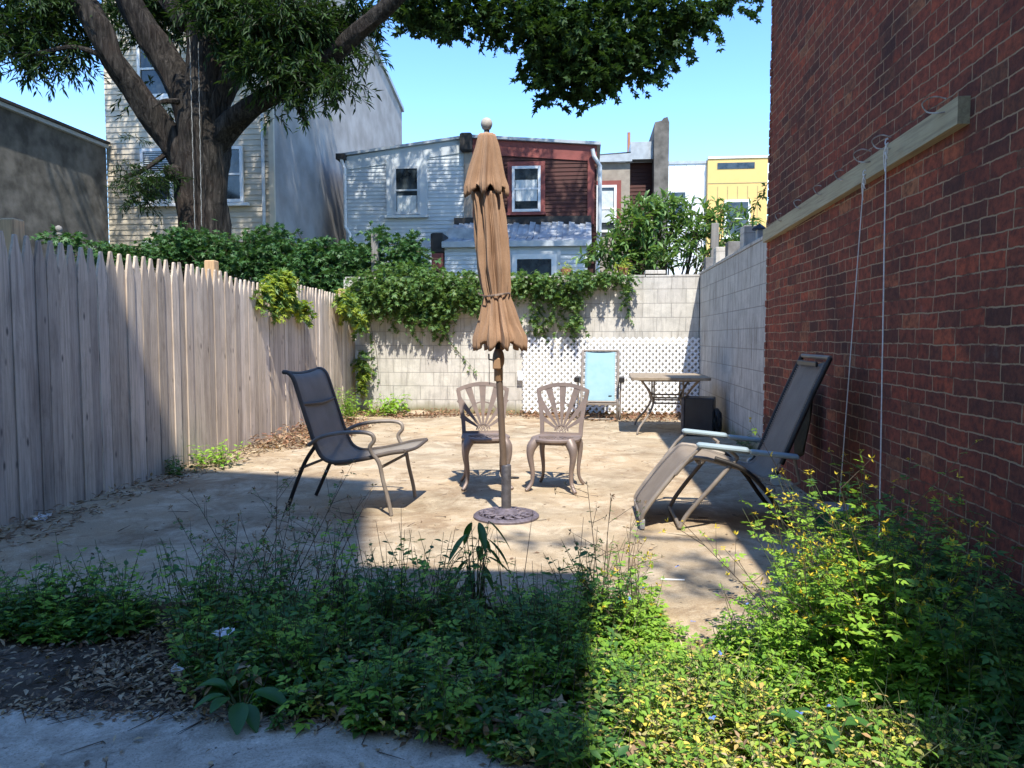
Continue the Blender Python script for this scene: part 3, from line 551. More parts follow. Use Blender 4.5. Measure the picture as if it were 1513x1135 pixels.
# ================================================================ FURNITURE
def smooth(pts,n=6):
    P=[Vector(p) for p in pts]; out=[]
    for i in range(len(P)-1):
        p0=P[max(i-1,0)];p1=P[i];p2=P[i+1];p3=P[min(i+2,len(P)-1)]
        for k in range(n):
            t=k/n; out.append(.5*((2*p1)+(p2-p0)*t+(2*p0-5*p1+4*p2-p3)*t*t+(3*p1-p0-3*p2+p3)*t**3))
    return out+[P[-1]]
# ---- umbrella stand and umbrella
UB=gr(748,764); UY=UB.y
st=thing('umbrella_stand','round ornate cast metal umbrella stand on the sunlit concrete','umbrella stand',(UB.x,UB.y,0))
b=MB(); b.lathe([(.205,.0),(.207,.012),(.196,.022),(.180,.026),(.172,.020),(.168,.014)],48); b.build('rim',M['castbase'],st,True)
MB().lathe([(.19,.002),(.19,.008),(.05,.010)],40).build('hole_shade_disc',M['darkm'],st)  # dark disc stands in for the shade inside the casting's holes
b=MB(); b.lathe([(.085,.010),(.085,.030),(.07,.042),(.045,.05),(.034,.06)],32)
for k in range(14):
    a=2*math.pi*k/14
    f=lambda r,d,z: (r*math.cos(a+d),r*math.sin(a+d),z)
    b.tube(smooth([f(.08,0,.030),f(.105,.16,.034),f(.135,.06,.031),f(.15,-.14,.028),f(.172,-.02,.024)],4),.0075,5)
    b.tube(smooth([f(.09,0,.030),f(.12,-.2,.032),f(.148,-.06,.029),f(.165,.16,.024)],4),.006,5)
    b.lathe([(.012,.02),(.012,.031),(.004,.036)],8,f(.128,.0,.0))
b.build('scrollwork',M['castbase'],st,True)
MB().lathe([(.031,.05),(.031,.325),(.028,.331),(.022,.331)],20).build('socket_tube',M['steel'],st,True)
MB().tube([(.028,0,.25),(.06,0,.25)],.008,8).lathe([(.02,-.004),(.02,.004)],10,(.062,0,.25)).build('tightening_knob',M['darkm'],st)
um=thing('patio_umbrella','closed tan patio umbrella tied shut with cord, finial ball on top','umbrella',(UB.x,UB.y,0))
TOP=at(719,190,UY)-Vector((UB.x,UB.y,0)); 
def ax(z): return Vector((TOP.x*z/TOP.z*1.0,TOP.y*0,z))
MB().tube([ax(.33),ax(.97)],.021,16).build('lower_pole',M['bronze2'],um,True)
MB().tube([ax(.97),ax(2.40)],.017,16).build('upper_pole',M['darkm'],um,True)
c=ax(.965)
MB().lathe([(.026,-.11),(.028,-.105),(.028,-.02),(.030,-.015),(.036,.0),(.038,.03),(.034,.06),(.024,.085),(.018,.09)],16,c).bbox((c.x-.03,-.055,.93),(c.x+.02,-.02,1.0),.006).build('crank_housing',M['crank'],um,True)
b=MB(); b.tube([c+Vector((-.03,-.02,.02)),c+Vector((-.055,-.03,.025)),c+Vector((-.056,-.03,.06))],.005,6); b.tube([c+Vector((-.056,-.03,.055)),c+Vector((-.052,-.03,-.13))],.002,5); b.tube([c+Vector((-.028,-.03,-.03)),c+Vector((.028,-.03,-.03))],.004,5); b.build('crank_handle',M['darkm'],um)
def zz(py,px=735): return at(px,py,UY).z
def xx(px,py=350): return at(px,py,UY).x-UB.x
def pleated(rows,n,nseg,thickness,amps,phase=0,twist=0,scal=None,cut=None):
    vs=[];m=len(rows)
    for i,(z,xl,xr) in enumerate(rows):
        cx_=(xl+xr)/2; rx=(xr-xl)/2*1.13; am=amps[i]
        for k in range(nseg):
            a=2*math.pi*k/nseg; ph=n*a+phase+twist*i/m
            w_=1-am*(.5+.5*math.cos(ph+.5*math.sin(2*a+i*.07)))**1.6-am*.6*(.5+.5*math.cos(ph*2+1.3+i*.06))**2-am*.35*abs(math.sin(13*a+i*.03))-am*.22*abs(math.sin(21*a-i*.02))+am*.1*math.sin(7*a+i*.4)
            z2=z+(scal*(math.cos(ph)) if scal and i==m-1 else 0)+(scal*.6*math.cos(ph) if scal and i==m-2 else 0)
            vs.append((cx_+rx*w_*math.cos(a),rx*.95*w_*math.sin(a)*.9,z2))
    fs=[(i*nseg+k,i*nseg+(k+1)%nseg,(i+1)*nseg+(k+1)%nseg,(i+1)*nseg+k) for i in range(m-1) for k in range(nseg)]
    return vs,fs
def interp(keys,z):
    for (a,b) in zip(keys[:-1],keys[1:]):
        if a[0]>=z>=b[0]:
            t=(a[0]-z)/(a[0]-b[0]); return [a[j]+(b[j]-a[j])*t for j in range(1,len(a))]
    return list(keys[-1][1:])
body=[(zz(285),xx(700),xx(742),.25),(zz(310),xx(702),xx(746),.3),(zz(350),xx(703),xx(751),.30),(zz(395),xx(705),xx(754),.30),(zz(425),xx(712),xx(753),.30),(zz(437),xx(716),xx(751),.25),(zz(450),xx(713),xx(756),.28),(zz(480),xx(706),xx(768),.26),(zz(500),xx(701),xx(777),.22),(zz(512),xx(702),xx(776),.22)]
rows=[];amps=[];K=46
for i in range(K+1):
    z=body[0][0]+(body[-1][0]-body[0][0])*i/K; a=interp(body,z); rows.append((z,a[0],a[1])); amps.append(a[2])
vs,fs=pleated(rows,9,216,.003,amps,.4,.9,scal=.028)
o=MB().add(vs,fs).build('canopy',M['canopy'],um,True); md=o.modifiers.new('thick','SOLIDIFY'); md.thickness=.003
# pointed valance of the upper tier, drawn out on the left as in the photo
vent=[(zz(198),xx(708),xx(731),.12),(zz(215),xx(704),xx(736),.18),(zz(240),xx(697),xx(741),.2),(zz(262),xx(691),xx(745),.2),(zz(278),xx(686),xx(750),.2),(zz(284),xx(688),xx(749),.2)]
rows=[];amps=[];K=20
for i in range(K+1):
    z=vent[0][0]+(vent[-1][0]-vent[0][0])*i/K; a=interp(vent,z); rows.append((z,a[0],a[1])); amps.append(a[2])
vs,fs=pleated(rows,8,200,.003,amps,math.pi,.2,scal=.03)
o=MB().add(vs,fs).build('upper_tier',M['canopy'],um,True); md=o.modifiers.new('thick','SOLIDIFY'); md.thickness=.003
zt_=zz(437); tp=[]
for k in range(40):
    a=2*math.pi*k/20; tp.append((xx(733.5)+.082*math.cos(a),.075*math.sin(a),zt_+.012*math.sin(a+1)+.004*(k/20)))
b=MB(); b.tube(tp,.0045,5); b.tube(smooth([tp[12],(xx(722),-.085,zt_-.006),(xx(713),-.09,zt_+.0),(xx(709),-.08,zt_+.012)]),.004,5); b.build('tie_cord',M['bronze2'],um)
b=MB(); b.lathe([(.034,-.03),(.036,-.012),(.024,.0),(.015,.012),(.014,.022),(.026,.032),(.034,.05),(.036,.062),(.033,.078),(.022,.092),(.008,.098)],20,(xx(719,198),0,zz(198))); b.build('finial',M['stonewhite'],um,True)
# ---- bistro chairs
def bistro_chair():
    t=thing('bistro_chair','taupe cast metal bistro chair with fan back, left of the umbrella pole','chair')
    SZ=.385
    # seat: rounded plate, straight at the back
    n=28; poly=[(.18*math.cos(math.pi+math.pi*k/n)*1.02,-.03+.175*math.sin(math.pi+math.pi*k/n)) for k in range(n+1)]+[(.165,.14),(.10,.165),(-.10,.165),(-.165,.14)]
    m=len(poly); b=MB(); L4=[(SZ-.022,.955),(SZ-.014,1.),(SZ-.002,1.),(SZ+.004,.96),(SZ+.001,.82)]
    vs=[(x*s,y*s,z) for z,s in L4 for x,y in poly]; fs=[tuple(range(m-1,-1,-1)),tuple(range(4*m,5*m))]+[(i*m+k,i*m+(k+1)%m,(i+1)*m+(k+1)%m,(i+1)*m+k) for i in range(4) for k in range(m)]
    b.add(vs,fs)
    for k in range(9):
        a=math.pi+math.pi*(k+.5)/9; b.strip([(.03*math.cos(a),.03*math.sin(a)+.03,SZ+.003),(.13*math.cos(a),.13*math.sin(a)-.0,SZ+.003)],[.006,.016],.006,(0,0,1))
    b.build('seat',M['bronze'],t)
    def P(x,z): return Vector((x,.155+(z-SZ)*.16,z))      # back plane, raked
    N=(0,-1,.16); b=MB()
    for s in (-1,1): b.strip(smooth([P(s*.150,SZ-.01),P(s*.155,SZ+.1),P(s*.172,SZ+.22),P(s*.192,SZ+.335)],4),.030,.016,N)
    arc=[P(.197*math.sin(a),SZ+.375-.045*(math.sin(a)/math.sin(1.0))**2) for a in np.linspace(-1.0,1.0,17)]
    arc=[P(x,SZ+.38-.05*(x/.2)**2) for x in np.linspace(-.2,.2,17)]
    b.strip(arc,.030,.018,N)
    b.build('back_frame',M['bronze'],t)
    b=MB(); hub=(0,SZ+.02)
    for k in range(7):
        a=-.98+1.96*k/6; xe=.2*math.tan(a*.40)/math.tan(.40) if False else None
        d=(math.sin(a),math.cos(a)); r=.05
        # length until frame
        rr=r
        while rr<.6:
            x,z=hub[0]+d[0]*rr,hub[1]+d[1]*rr; lim=.150+.045*max(0,(z-SZ)/.335)
            if abs(x)>lim or z>SZ+.375-.05*(x/.2)**2: break
            rr+=.005
        b.strip([P(hub[0]+d[0]*r,hub[1]+d[1]*r),P(hub[0]+d[0]*rr,hub[1]+d[1]*rr)],[.012,.018+.10*rr],.012,N)
    for r_,w_ in ((.052,.010),):
        b.strip([P(r_*math.sin(a),hub[1]+r_*math.cos(a)) for a in np.linspace(-1.45,1.45,14)],w_,.013,N)
    b.strip([P(.13*math.sin(a),SZ+.11+.13*math.cos(a)) for a in np.linspace(-1.35,1.35,18)],.010,.010,N)
    for k in range(5):
        a=-1.1+2.2*k/4; b.tube([P(.025*math.sin(a)+.014*math.cos(q),hub[1]+.028*math.cos(a)+.018*math.sin(q)) for q in np.linspace(0,6.283,11)],.0035,5)
    b.strip([P(-.15,SZ+.008),P(.15,SZ+.008)],.02,.014,N)
    b.build('fan_slats',M['bronze'],t)
    for sx,sy in ((-1,-1),(1,-1),(-1,1),(1,1)):
        if sy<0: pts=[(sx*.125,-.125,SZ-.015),(sx*.152,-.150,SZ-.06),(sx*.160,-.158,SZ-.13),(sx*.145,-.148,.15),(sx*.148,-.150,.07),(sx*.172,-.172,.022),(sx*.186,-.186,.010)]; rs=[.040,.036,.024,.017,.014,.015,.012]
        else: pts=[(sx*.13,.13,SZ-.015),(sx*.145,.145,SZ-.06),(sx*.148,.150,SZ-.13),(sx*.138,.148,.15),(sx*.142,.155,.07),(sx*.162,.178,.022),(sx*.172,.188,.010)]; rs=[.030,.026,.019,.014,.012,.014,.011]
        sp=smooth(pts,4); rr=[float(np.interp(i/4,range(7),rs)) for i in range(len(sp))]
        MB().tube(sp,rr,10).build('leg',M['bronze'],t,True)
    MB().strip([(-.15,-.10,SZ-.03),(.0,-.16,SZ-.025),(.15,-.10,SZ-.03)],.03,.012,(0,-1,0)).build('apron',M['bronze'],t); MB().strip([(-.14,.15,SZ-.03),(.14,.15,SZ-.03)],.03,.012,(0,-1,0)).build('apron',M['bronze'],t)
    return t
ch=bistro_chair(); p=(gr(690,726)+gr(762,723)+gr(681,711)+gr(736,713))/4; ch.location=(p.x,p.y,0); ch.rotation_euler.z=R(13); ch['group']='fan back bistro chairs'
c2=copy_tree(ch); p=(gr(778,727)+gr(846,728)+gr(802,716)+gr(861,716))/4; c2.location=(p.x,p.y,0); c2.rotation_euler.z=R(-11); c2['label']='taupe cast metal bistro chair with fan back, right of the umbrella pole'
# ---- sling armchair
t=thing('sling_armchair','dark brown mesh sling armchair facing right, near the fence','armchair',(-1.57,4.83,0),R(-3))
prof=[(-.335,.905),(-.30,.90),(-.265,.86),(-.225,.74),(-.18,.60),(-.14,.48),(-.09,.375),(-.02,.335),(.08,.34),(.22,.365),(.36,.40),(.46,.415)]
sp=smooth([(x,0,z) for x,z in prof],5)
for k,side in ((0,-1),(1,1)):
    W=.27*side
    MB().tube([(p.x,W,p.z) for p in sp],.014,10).build('side_rail',M['railbrown'],t,True)
    arm=[(-.17,W*1.0,.44),(-.08,W*1.10,.495),(.04,W*1.16,.525),(.17,W*1.16,.535),(.255,W*1.14,.525),(.275,W*1.12,.485),(.245,W*1.1,.44),(.26,W*1.08,.395),(.30,W*1.06,.34),(.325,W*1.04,.22),(.355,W*1.02,.10),(.372,W*1.0,.006)]
    MB().tube(smooth(arm,5),.013,9).build('arm_and_front_leg',M['tube'],t,True)
    MB().tube(smooth([(-.13,W,.43),(-.20,W*.97,.33),(-.27,W*.93,.18),(-.345,W*.85,.006)],5),.013,9).build('rear_leg',M['darkm'],t,True)
for q_ in ([(.31,-.27,.31),(.31,.27,.31)],[(-.2,-.27,.30),(-.2,.27,.30)],smooth([(.0,-.26,.32),(.0,0,.285),(.0,.26,.32)]),smooth([(-.215,-.265,.70),(-.20,0,.69),(-.215,.265,.70)])): MB().tube(q_,.010,8).build('stretcher',M['railbrown'],t,True)
b=MB(); nx=len(sp); ny=9; vs=[]
for p in sp:
    for j in range(ny): y=-.262+.524*j/(ny-1); vs.append((p.x,y,p.z-.022*(1-(y/.262)**2)))
b.add(vs,[(i*ny+j,i*ny+j+1,(i+1)*ny+j+1,(i+1)*ny+j) for i in range(nx-1) for j in range(ny-1)]); o=b.build('sling',M['sling'],t,True); o.modifiers.new('thick','SOLIDIFY').thickness=.003
for p in (sp[0],sp[-1]): MB().tube(smooth([(p.x,-.268,p.z),(p.x,0,p.z-.018),(p.x,.268,p.z)]),.011,8).build('end_seam',M['railbrown'],t,True)
# ---- zero gravity recliner against the brick wall
X0,Y0,HW=.90,4.63,.275
t=thing('recliner','taupe mesh reclining lounge chair with blue grey armrests beside the brick wall','recliner',(X0,Y0,0))
def LW(X,y,z): return (X-X0,y,z)
FR=[(.335,.05),(.345,.10),(.44,.235),(.55,.37),(.63,.432)]            # foot section side view X,z
ST=[(.63,.432),(.78,.40),(.95,.345),(1.03,.318),(1.08,.335),(1.12,.40)]  # seat curve
BK=[(1.12,.40),(1.20,.60),(1.29,.82),(1.375,1.01)]
full=smooth([(x,0,z) for x,z in FR+ST[1:]+BK[1:]],5)
for s in (-1,1):
    MB().tube([LW(p.x,s*HW,p.z) for p in smooth([(x,0,z) for x,z in FR],5)]+[LW(.70,s*HW,.425),LW(.90,s*HW,.37)],.013,10).build('seat_rail',M['tube'],t,True)
    MB().tube([LW(x,s*HW,z) for x,z in BK],.015,10).tube([LW(1.10,s*HW,.36),LW(1.06,s*HW,.30)],.013,8).build('back_rail',M['darkm'],t,True)
    # legs: front leg rises back to the pivot, rear leg mirrors it
    MB().tube(smooth([LW(.555,s*HW*.94,.016),LW(.60,s*HW*.97,.10),LW(.74,s*(HW+.02),.28),LW(.87,s*(HW+.025),.44)],5),.0135,10).build('front_leg',M['tube'],t,True)
    MB().tube(smooth([LW(.74,s*(HW+.04),.435),LW(.90,s*(HW+.04),.375),LW(1.03,s*(HW+.03),.25),LW(1.12,s*HW,.12),LW(1.20,s*HW*.94,.016)],5),.0135,10).build('rear_leg',M['darkm'],t,True)
    MB().tube([LW(.87,s*(HW+.03),.44),LW(.80,s*(HW+.055),.50)],.010,8).build('linkage_bar',M['tube'],t,True)
    MB().tube([LW(.52,s*(HW+.028),.335),LW(.60,s*(HW+.045),.44),LW(.66,s*(HW+.05),.50)],.011,8).build('linkage_bar',M['tube'],t,True)
    MB().tube([LW(1.18,s*(HW+.04),.44),LW(1.22,s*(HW+.01),.30),LW(1.19,s*HW,.28)],.009,8).build('linkage_bar',M['tube'],t,True)
    b=MB(); b.bbox((.635-X0,s*(HW+.05)-.027,.496),(.93-X0,s*(HW+.05)+.027,.53),.012)
    # slope the armrest a little towards the back
    b.v=[(x,y,z-(x+.265)*.10) for x,y,z in b.v]; a1_=b.build('armrest',M['arm'],t,True)
    b=MB(); b.bbox((.931-X0,s*(HW+.05)-.024,.497),(1.20-X0,s*(HW+.05)+.024,.526),.008); b.v=[(x,y,z-(x+.265)*.10-.004) for x,y,z in b.v]; b.build('armrest',M['darkarm'] if 'darkarm' in M else M['arm'],t,True)
    b=MB(); 
    q=Vector(LW(1.08,s*(HW+.035),.315)); b.tube([q+Vector((0,-.018,0)),q+Vector((0,.018,0))],.028,12); b.build('lock_knob',M['arm'],t,True)
b=MB()
for x,z,w_ in ((.555,.016,.94),(1.20,.016,.94),(1.375,1.01,1.),(.335,.05,1.),(1.0,.30,1.),(.66,.40,1.)):
    MB().tube([LW(x,-HW*w_,z),LW(x,HW*w_,z)],.0125,10).build('cross_bar',M['tube'],t,True)
for s in (-1,1): MB().bbox((.325-X0,s*HW*.97-.022,.004),(.352-X0,s*HW*.97+.022,.065),.006).build('foot_cap',M['grey'],t)
def fabric(name,pts,hw,y0,mat,par,sag=.02,ny=11):
    vs=[];nx=len(pts)
    for i,p in enumerate(pts):
        for j in range(ny):
            v=-1+2*j/(ny-1); sc=.5+.5*math.cos(i*2.1) if abs(v)==1 else 0
            vs.append((p.x-X0*0,y0+v*(hw-.004*sc),p.z-sag*(1-v*v)))
    o=MB().add(vs,[(i*ny+j,i*ny+j+1,(i+1)*ny+j+1,(i+1)*ny+j) for i in range(nx-1) for j in range(ny-1)]).build(name,mat,par,True); o.modifiers.new('thick','SOLIDIFY').thickness=.003; return o
pts=[Vector((p.x-X0,0,p.z)) for p in full[2:-1]]
fabric('mesh_seat',pts,HW-.05,0,M['sling2'],t)
b=MB()   # lacing between frame and fabric
for s in (-1,1):
    b=MB()
    for i in range(0,len(pts)-1,1):
        p=pts[i];q=pts[min(i+1,len(pts)-1)]
        for k in range(3):
            u=p.lerp(q,k/3); v=p.lerp(q,(k+.5)/3); b.tube([(u.x,s*(HW-.055),u.z-.002),(v.x,s*(HW-.004),v.z+.002)],.003,4); b.tube([(v.x,s*(HW-.004),v.z+.002),(p.lerp(q,(k+1)/3).x,s*(HW-.055),p.lerp(q,(k+1)/3).z-.002)],.003,4)
    b.build('lacing',M['tube'],t)
b=MB(); b.bbox((1.32-X0,-.19,.955),(1.335-X0,.19,.985),.004); b.build('headrest_strap',M['darkm'],t)
# cloth leaning / hanging behind it on the wall
t2=thing('hanging_cloth','dirty brown cloth hanging behind the recliner against the brick wall','cloth',(1.50,5.30,.18))
vs=[];nx,nz_=18,14
for i in range(nx):
    for j in range(nz_):
        u=i/(nx-1);v=j/(nz_-1); low=.10+.22*abs(u-.35)
        z=.62-v*(.62-low); y=-.13+.30*u; x=-.02+.025*math.sin(u*13)+.05*(1-v)*.2+.02*math.sin(v*4+u*5)-.12*(1-v)*0
        vs.append((x,y,z))
o=MB().add(vs,[(i*nz_+j,i*nz_+j+1,(i+1)*nz_+j+1,(i+1)*nz_+j) for i in range(nx-1) for j in range(nz_-1)]).build('drape',M['drape'],t2,True); o.modifiers.new('thick','SOLIDIFY').thickness=.004
# ---- pale blue recliner at the lattice
ys=10.15; a=at(863,600,ys);bq=at(909,520,ys)
cx_=(a.x+bq.x)/2; t=thing('folded_recliner','folded pale blue mesh recliner standing upright against the white lattice','recliner',(cx_,ys,0),R(-3))
HW2=.245
for s in (-1,1):
    MB().tube(smooth([(s*HW2,.30,.95),(s*HW2,.15,.62),(s*HW2,.02,.34),(s*HW2,-.03,.22),(s*HW2,.02,.02)],4),.018,8).build('side_rail',M['tube'],t,True)
    MB().tube(smooth([(s*(HW2+.03),.25,.50),(s*(HW2+.04),-.02,.55),(s*(HW2+.04),-.08,.50),(s*(HW2+.03),-.05,.02)],4),.012,8).build('leg',M['tube'],t,True)
    MB().bbox((s*(HW2+.055)-.035,-.16,.53),(s*(HW2+.055)+.035,.16,.60),.008).build('armrest',M['darkm'],t)
MB().tube([(-HW2,.30,.95),(HW2,.30,.95)],.013,8).tube([(-HW2,.0,.26),(HW2,.0,.26)],.016,8).tube([(-HW2,.03,.02),(HW2,.03,.02)],.012,8).bbox((-HW2,-.04,.215),(HW2,.0,.24),.004).build('cross_bar',M['tube'],t)
pts=smooth([(0,.30,.935),(0,.20,.72),(0,.06,.42),(0,-.01,.23)],5)
vs=[(-.205+.41*j/8,p.y+.015*(1-(-1+j/4)**2),p.z) for p in pts for j in range(9)]
o=MB().add(vs,[(i*9+j,i*9+j+1,(i+1)*9+j+1,(i+1)*9+j) for i in range(len(pts)-1) for j in range(8)]).build('mesh_back',M['bluecloth'],t,True); o.modifiers.new('thick','SOLIDIFY').thickness=.003
for s in (-1,1):
    b=MB()
    for p,q in zip(pts[:-1],pts[1:]):
        for k in range(2): u=Vector(p).lerp(Vector(q),k/2); b.tube([(s*.205,u.y,u.z),(s*HW2,u.y,u.z-.012)],.004,4)
    b.build('lacing',M['darkm'],t)
MB().bbox((.12,.03,.325),(.165,.035,.345),.002).build('label_tag',M['darkm'],t)
# ---- table
t=thing('patio_table','rectangular brown patio table with curved metal legs in the far corner','table',(.99,9.15,0),R(-2))
TW,TL,TZ=.45,.58,.675
b=MB(); n=8; poly=[]
for sx,sy,a0 in ((1,1,0),(-1,1,90),(-1,-1,180),(1,-1,270)):
    for k in range(n+1): q=R(a0+90*k/n); poly.append((sx*(TW-.06)+.06*math.cos(q),sy*(TL-.06)+.06*math.sin(q)))
m=len(poly); vs=[(x*s,y*s,z) for z,s in ((TZ-.035,.985),(TZ-.03,1.),(TZ-.004,1.),(TZ,.99)) for x,y in poly]
b.add(vs,[tuple(range(m-1,-1,-1)),tuple(range(3*m,4*m))]+[(i*m+k,i*m+(k+1)%m,(i+1)*m+(k+1)%m,(i+1)*m+k) for i in range(3) for k in range(m)]); b.build('tabletop',M['tabletop'],t)
for sx in (-1,1):
    for sy in (-1,1):
        MB().tube(smooth([(sx*.33,sy*.42,TZ-.04),(sx*.23,sy*.32,.50),(sx*.18,sy*.26,.36),(sx*.24,sy*.33,.22),(sx*.34,sy*.43,.09),(sx*.37,sy*.46,.012)],5),.013,8).build('leg',M['tube'],t,True)
        MB().tube([(sx*.17,sy*.24,TZ-.04),(sx*.17,sy*.25,.36)],.010,8).build('upright',M['tube'],t,True)
b=MB()
for z in (.355,.42): b.tube([(-.18,-.26,z),(.18,-.26,z)],.010,8).tube([(-.18,.26,z),(.18,.26,z)],.010,8)
b.tube([(-.18,-.26,.36),(-.18,.26,.36)],.010,8).tube([(.18,-.26,.36),(.18,.26,.36)],.010,8); b.tube([(-.33,-.42,TZ-.045),(.33,-.42,TZ-.045)],.012,8); b.tube([(-.33,.42,TZ-.045),(.33,.42,TZ-.045)],.012,8)
b.build('stretcher',M['tube'],t,True)
# ---- black box and bag in the corner
q=gr(1032,645); t=thing('storage_box','black plastic box with grey vented side standing under the table','box',(q.x+.03,q.y+.16,0),R(-14))
MB().bbox((-.15,-.17,.0),(.17,.17,.44),.012).build('casing',M['bin'],t)
MB().bbox((-.19,-.165,.003),(-.152,.165,.437),.008).build('side_panel',M['darkgrey'] if 'darkgrey' in M else M['steel'],t)
b=MB()
for k in range(5): b.box((-.196,-.11,.33+k*.014),(-.191,-.03,.337+k*.014))
b.build('vent_slot',M['bin'],t)
q=gr(1052,640); t=thing('rubbish_bag','small crumpled dark bag slumped between the black box and the wall','bag',(1.50,8.75,0))
b=MB(); n1,n2=14,20; vs=[]
for i in range(n1+1):
    a_=math.pi*i/n1
    for k in range(n2):
        q_=2*math.pi*k/n2; r=(.10+.012*math.sin(5*q_+i)+.01*math.sin(9*q_-i*2))*math.sin(a_)**.8; vs.append((r*.7*math.cos(q_),r*1.3*math.sin(q_),.16-.16*math.cos(a_)*(1 if a_>math.pi/2 else 1)))
b.add(vs,[(i*n2+k,i*n2+(k+1)%n2,(i+1)*n2+(k+1)%n2,(i+1)*n2+k) for i in range(n1) for k in range(n2)]); b.build('sack',M['bin'],t,True)
# ---- lattice
t=thing('lattice_panel','white diagonal plastic lattice panel leaning on the back block wall','lattice',(0,YB-.06,0))
lx0,lx1,lz0,lz1=at(773,560,YB-.06).x,XW+.02,.03,1.13
def lattice_slats(sgn,y):
    b=MB(); pit=.094; wd=.031; W_,H_=lx1-lx0,lz1-lz0
    c=-H_
    while c<W_:
        # line x = lx0 + c + t, z = lz0 + t (or mirrored)
        t0=max(0,-c); t1=min(H_,W_-c)
        if t1-t0>.02:
            xa,za,xb,zb_=lx0+c+t0,lz0+t0,lx0+c+t1,lz0+t1
            if sgn<0: xa,xb=lx0+lx1-xa,lx0+lx1-xb
            b.strip([(xa,y,za),(xb,y,zb_)],wd,.006,(0,1,0))
        c+=pit
    return b
lattice_slats(1,0).build('slat_layer',M['whitepl'],t); lattice_slats(-1,.0065).build('slat_layer',M['whitepl'],t)
q=at(770,556,YB-.06); MB().box((q.x-.05,-.01,q.z-.06),(q.x+.03,.01,q.z+.08)).build('joining_clip',M['whitepl'],t)
# ---- hook board and cords
t=thing('hook_board','long pale wooden board with wire hooks screwed high on the brick wall','board',(XW,0,0))
b=MB(); b.add([(-.05,3.36,2.02),(0,3.36,2.02),(0,6.84,1.965),(-.045,6.84,1.965),(-.05,3.36,2.135),(0,3.36,2.135),(0,6.84,2.075),(-.045,6.84,2.075)],[(0,1,2,3),(4,5,6,7),(0,1,5,4),(1,2,6,5),(2,3,7,6),(3,0,4,7)]); b.build('plank',M['plank'],t)
for px_,py_,big in ((1390,165,1),(1310,210,1),(1280,250,1),(1240,277,0),(1208,302,0),(1178,316,0),(1150,335,0)):
    y=onx(px_,py_,XW-.08).y; z=2.135-(y-3.36)*.0172; k=1.0 if big else .75
    MB().tube(smooth([(-.048,y+.03,z-.03),(-.075*k,y+.05,z-.028),(-.10*k,y+.09*k,z-.01),(-.115*k,y+.10*k,z+.03*k),(-.085*k,y+.06,z+.045*k),(-.055,y+.01,z+.02)],5),.0036,5).build('wire_hook',M['wire'],t)
C1a,C1b,C2a,C2b=[onx(x,y,XW-.12)-Vector((XW,0,0)) for x,y in ((1310,212),(1300,775),(1277,258),(1240,745))]
for nm,lab,pts,r in (('cord','taut white cord hanging straight from the hook board, nearer the viewer',[C1a,(C1a[0],C1a[1],1.9),(C1a[0],(C1a[1]+C1b[1])/2,1.0),(C1b[0],C1b[1],.02)],.0032),('cord','thin white cord slanting down the brick wall, farther from the viewer',[C2a,C2a.lerp(C2b,.3),C2a.lerp(C2b,.65),C2b],.0028)):
    t=thing(nm,lab,'cord',(XW,0,0),0,'cords hanging from the hook board')
    MB().tube(smooth(pts,8),r,6).build('line',M['rope'],t)
    p=Vector(pts[0]); MB().tube([p+Vector((.006*math.cos(a),.006*math.sin(a)*1.5,.02-.003*i+.01*math.sin(a*1.3))) for i,a in enumerate(np.linspace(0,18,30))],r,5).tube(smooth([p,p+Vector((.0,.03,-.05)),p+Vector((.01,.035,-.13))]),r,5).build('knot',M['rope'],t)
q=onx(1240,748,1.5)
t=thing('plant_pot','green plastic planter tub with pale rim at the foot of the brick wall','pot',(1.42,q.y-.15,0))
MB().lathe([(.08,0),(.105,.12),(.11,.15),(.10,.15)],20).build('tub',M['greenpl'],t,True); MB().lathe([(.112,.15),(.114,.162),(.104,.162)],20).build('rim',M['grey'],t,True)
# ================================================================ PLANTS
S_=lambda px,Y: px*Y/FP
def blob_points(blobs,total):
    """blobs: (px,py,rx,ry,Y,depth,weight) read off the photo; returns points in their volumes"""
    w_=np.array([b[6]*b[2]*b[3] for b in blobs],float); w_/=w_.sum(); cnt=rng.multinomial(total,w_); out=[];
    for b,c in zip(blobs,cnt):
        c0=np.array(at(b[0],b[1],b[4])); r=np.array([S_(b[2],b[4]),b[5],S_(b[3],b[4])]); d=rdir(c)*(rng.random((c,1))**.42); out.append(c0+d*r)
    return np.concatenate(out)
def twigs(P,L,nl,ln,wd,tpl,name,mat,par,droop=.5,spread=.55,stem=True,smat=None,r=.004,outward=None):
    n=len(P); d=rdir(n); d[:,2]=d[:,2]*.5-.15
    if outward is not None: d=d+outward
    d=unit(d); Ls=L*rng.uniform(.5,1.2,n); t=np.tile(np.linspace(.12,1,nl),n); ip=np.repeat(np.arange(n),nl)
    pos=P[ip]+d[ip]*(Ls[ip]*t)[:,None]; pos[:,2]-=droop*Ls[ip]*t**2
    ld=d[ip]*.6+rdir(len(ip))*spread; ld[:,2]-=droop*.7*t; up=rdir(len(ip))*.6; up[:,2]+=1
    leaves(name,pos,ld,up,ln*rng.uniform(.65,1.25,len(ip)),wd,tpl,mat,par)
    if stem:
        E_=P+d*Ls[:,None]; E_[:,2]-=droop*Ls; Mi=P+d*(Ls*.5)[:,None]; Mi[:,2]-=droop*Ls*.25; stems('twigs',P,E_,r,smat or M['bark'],par,Mi)
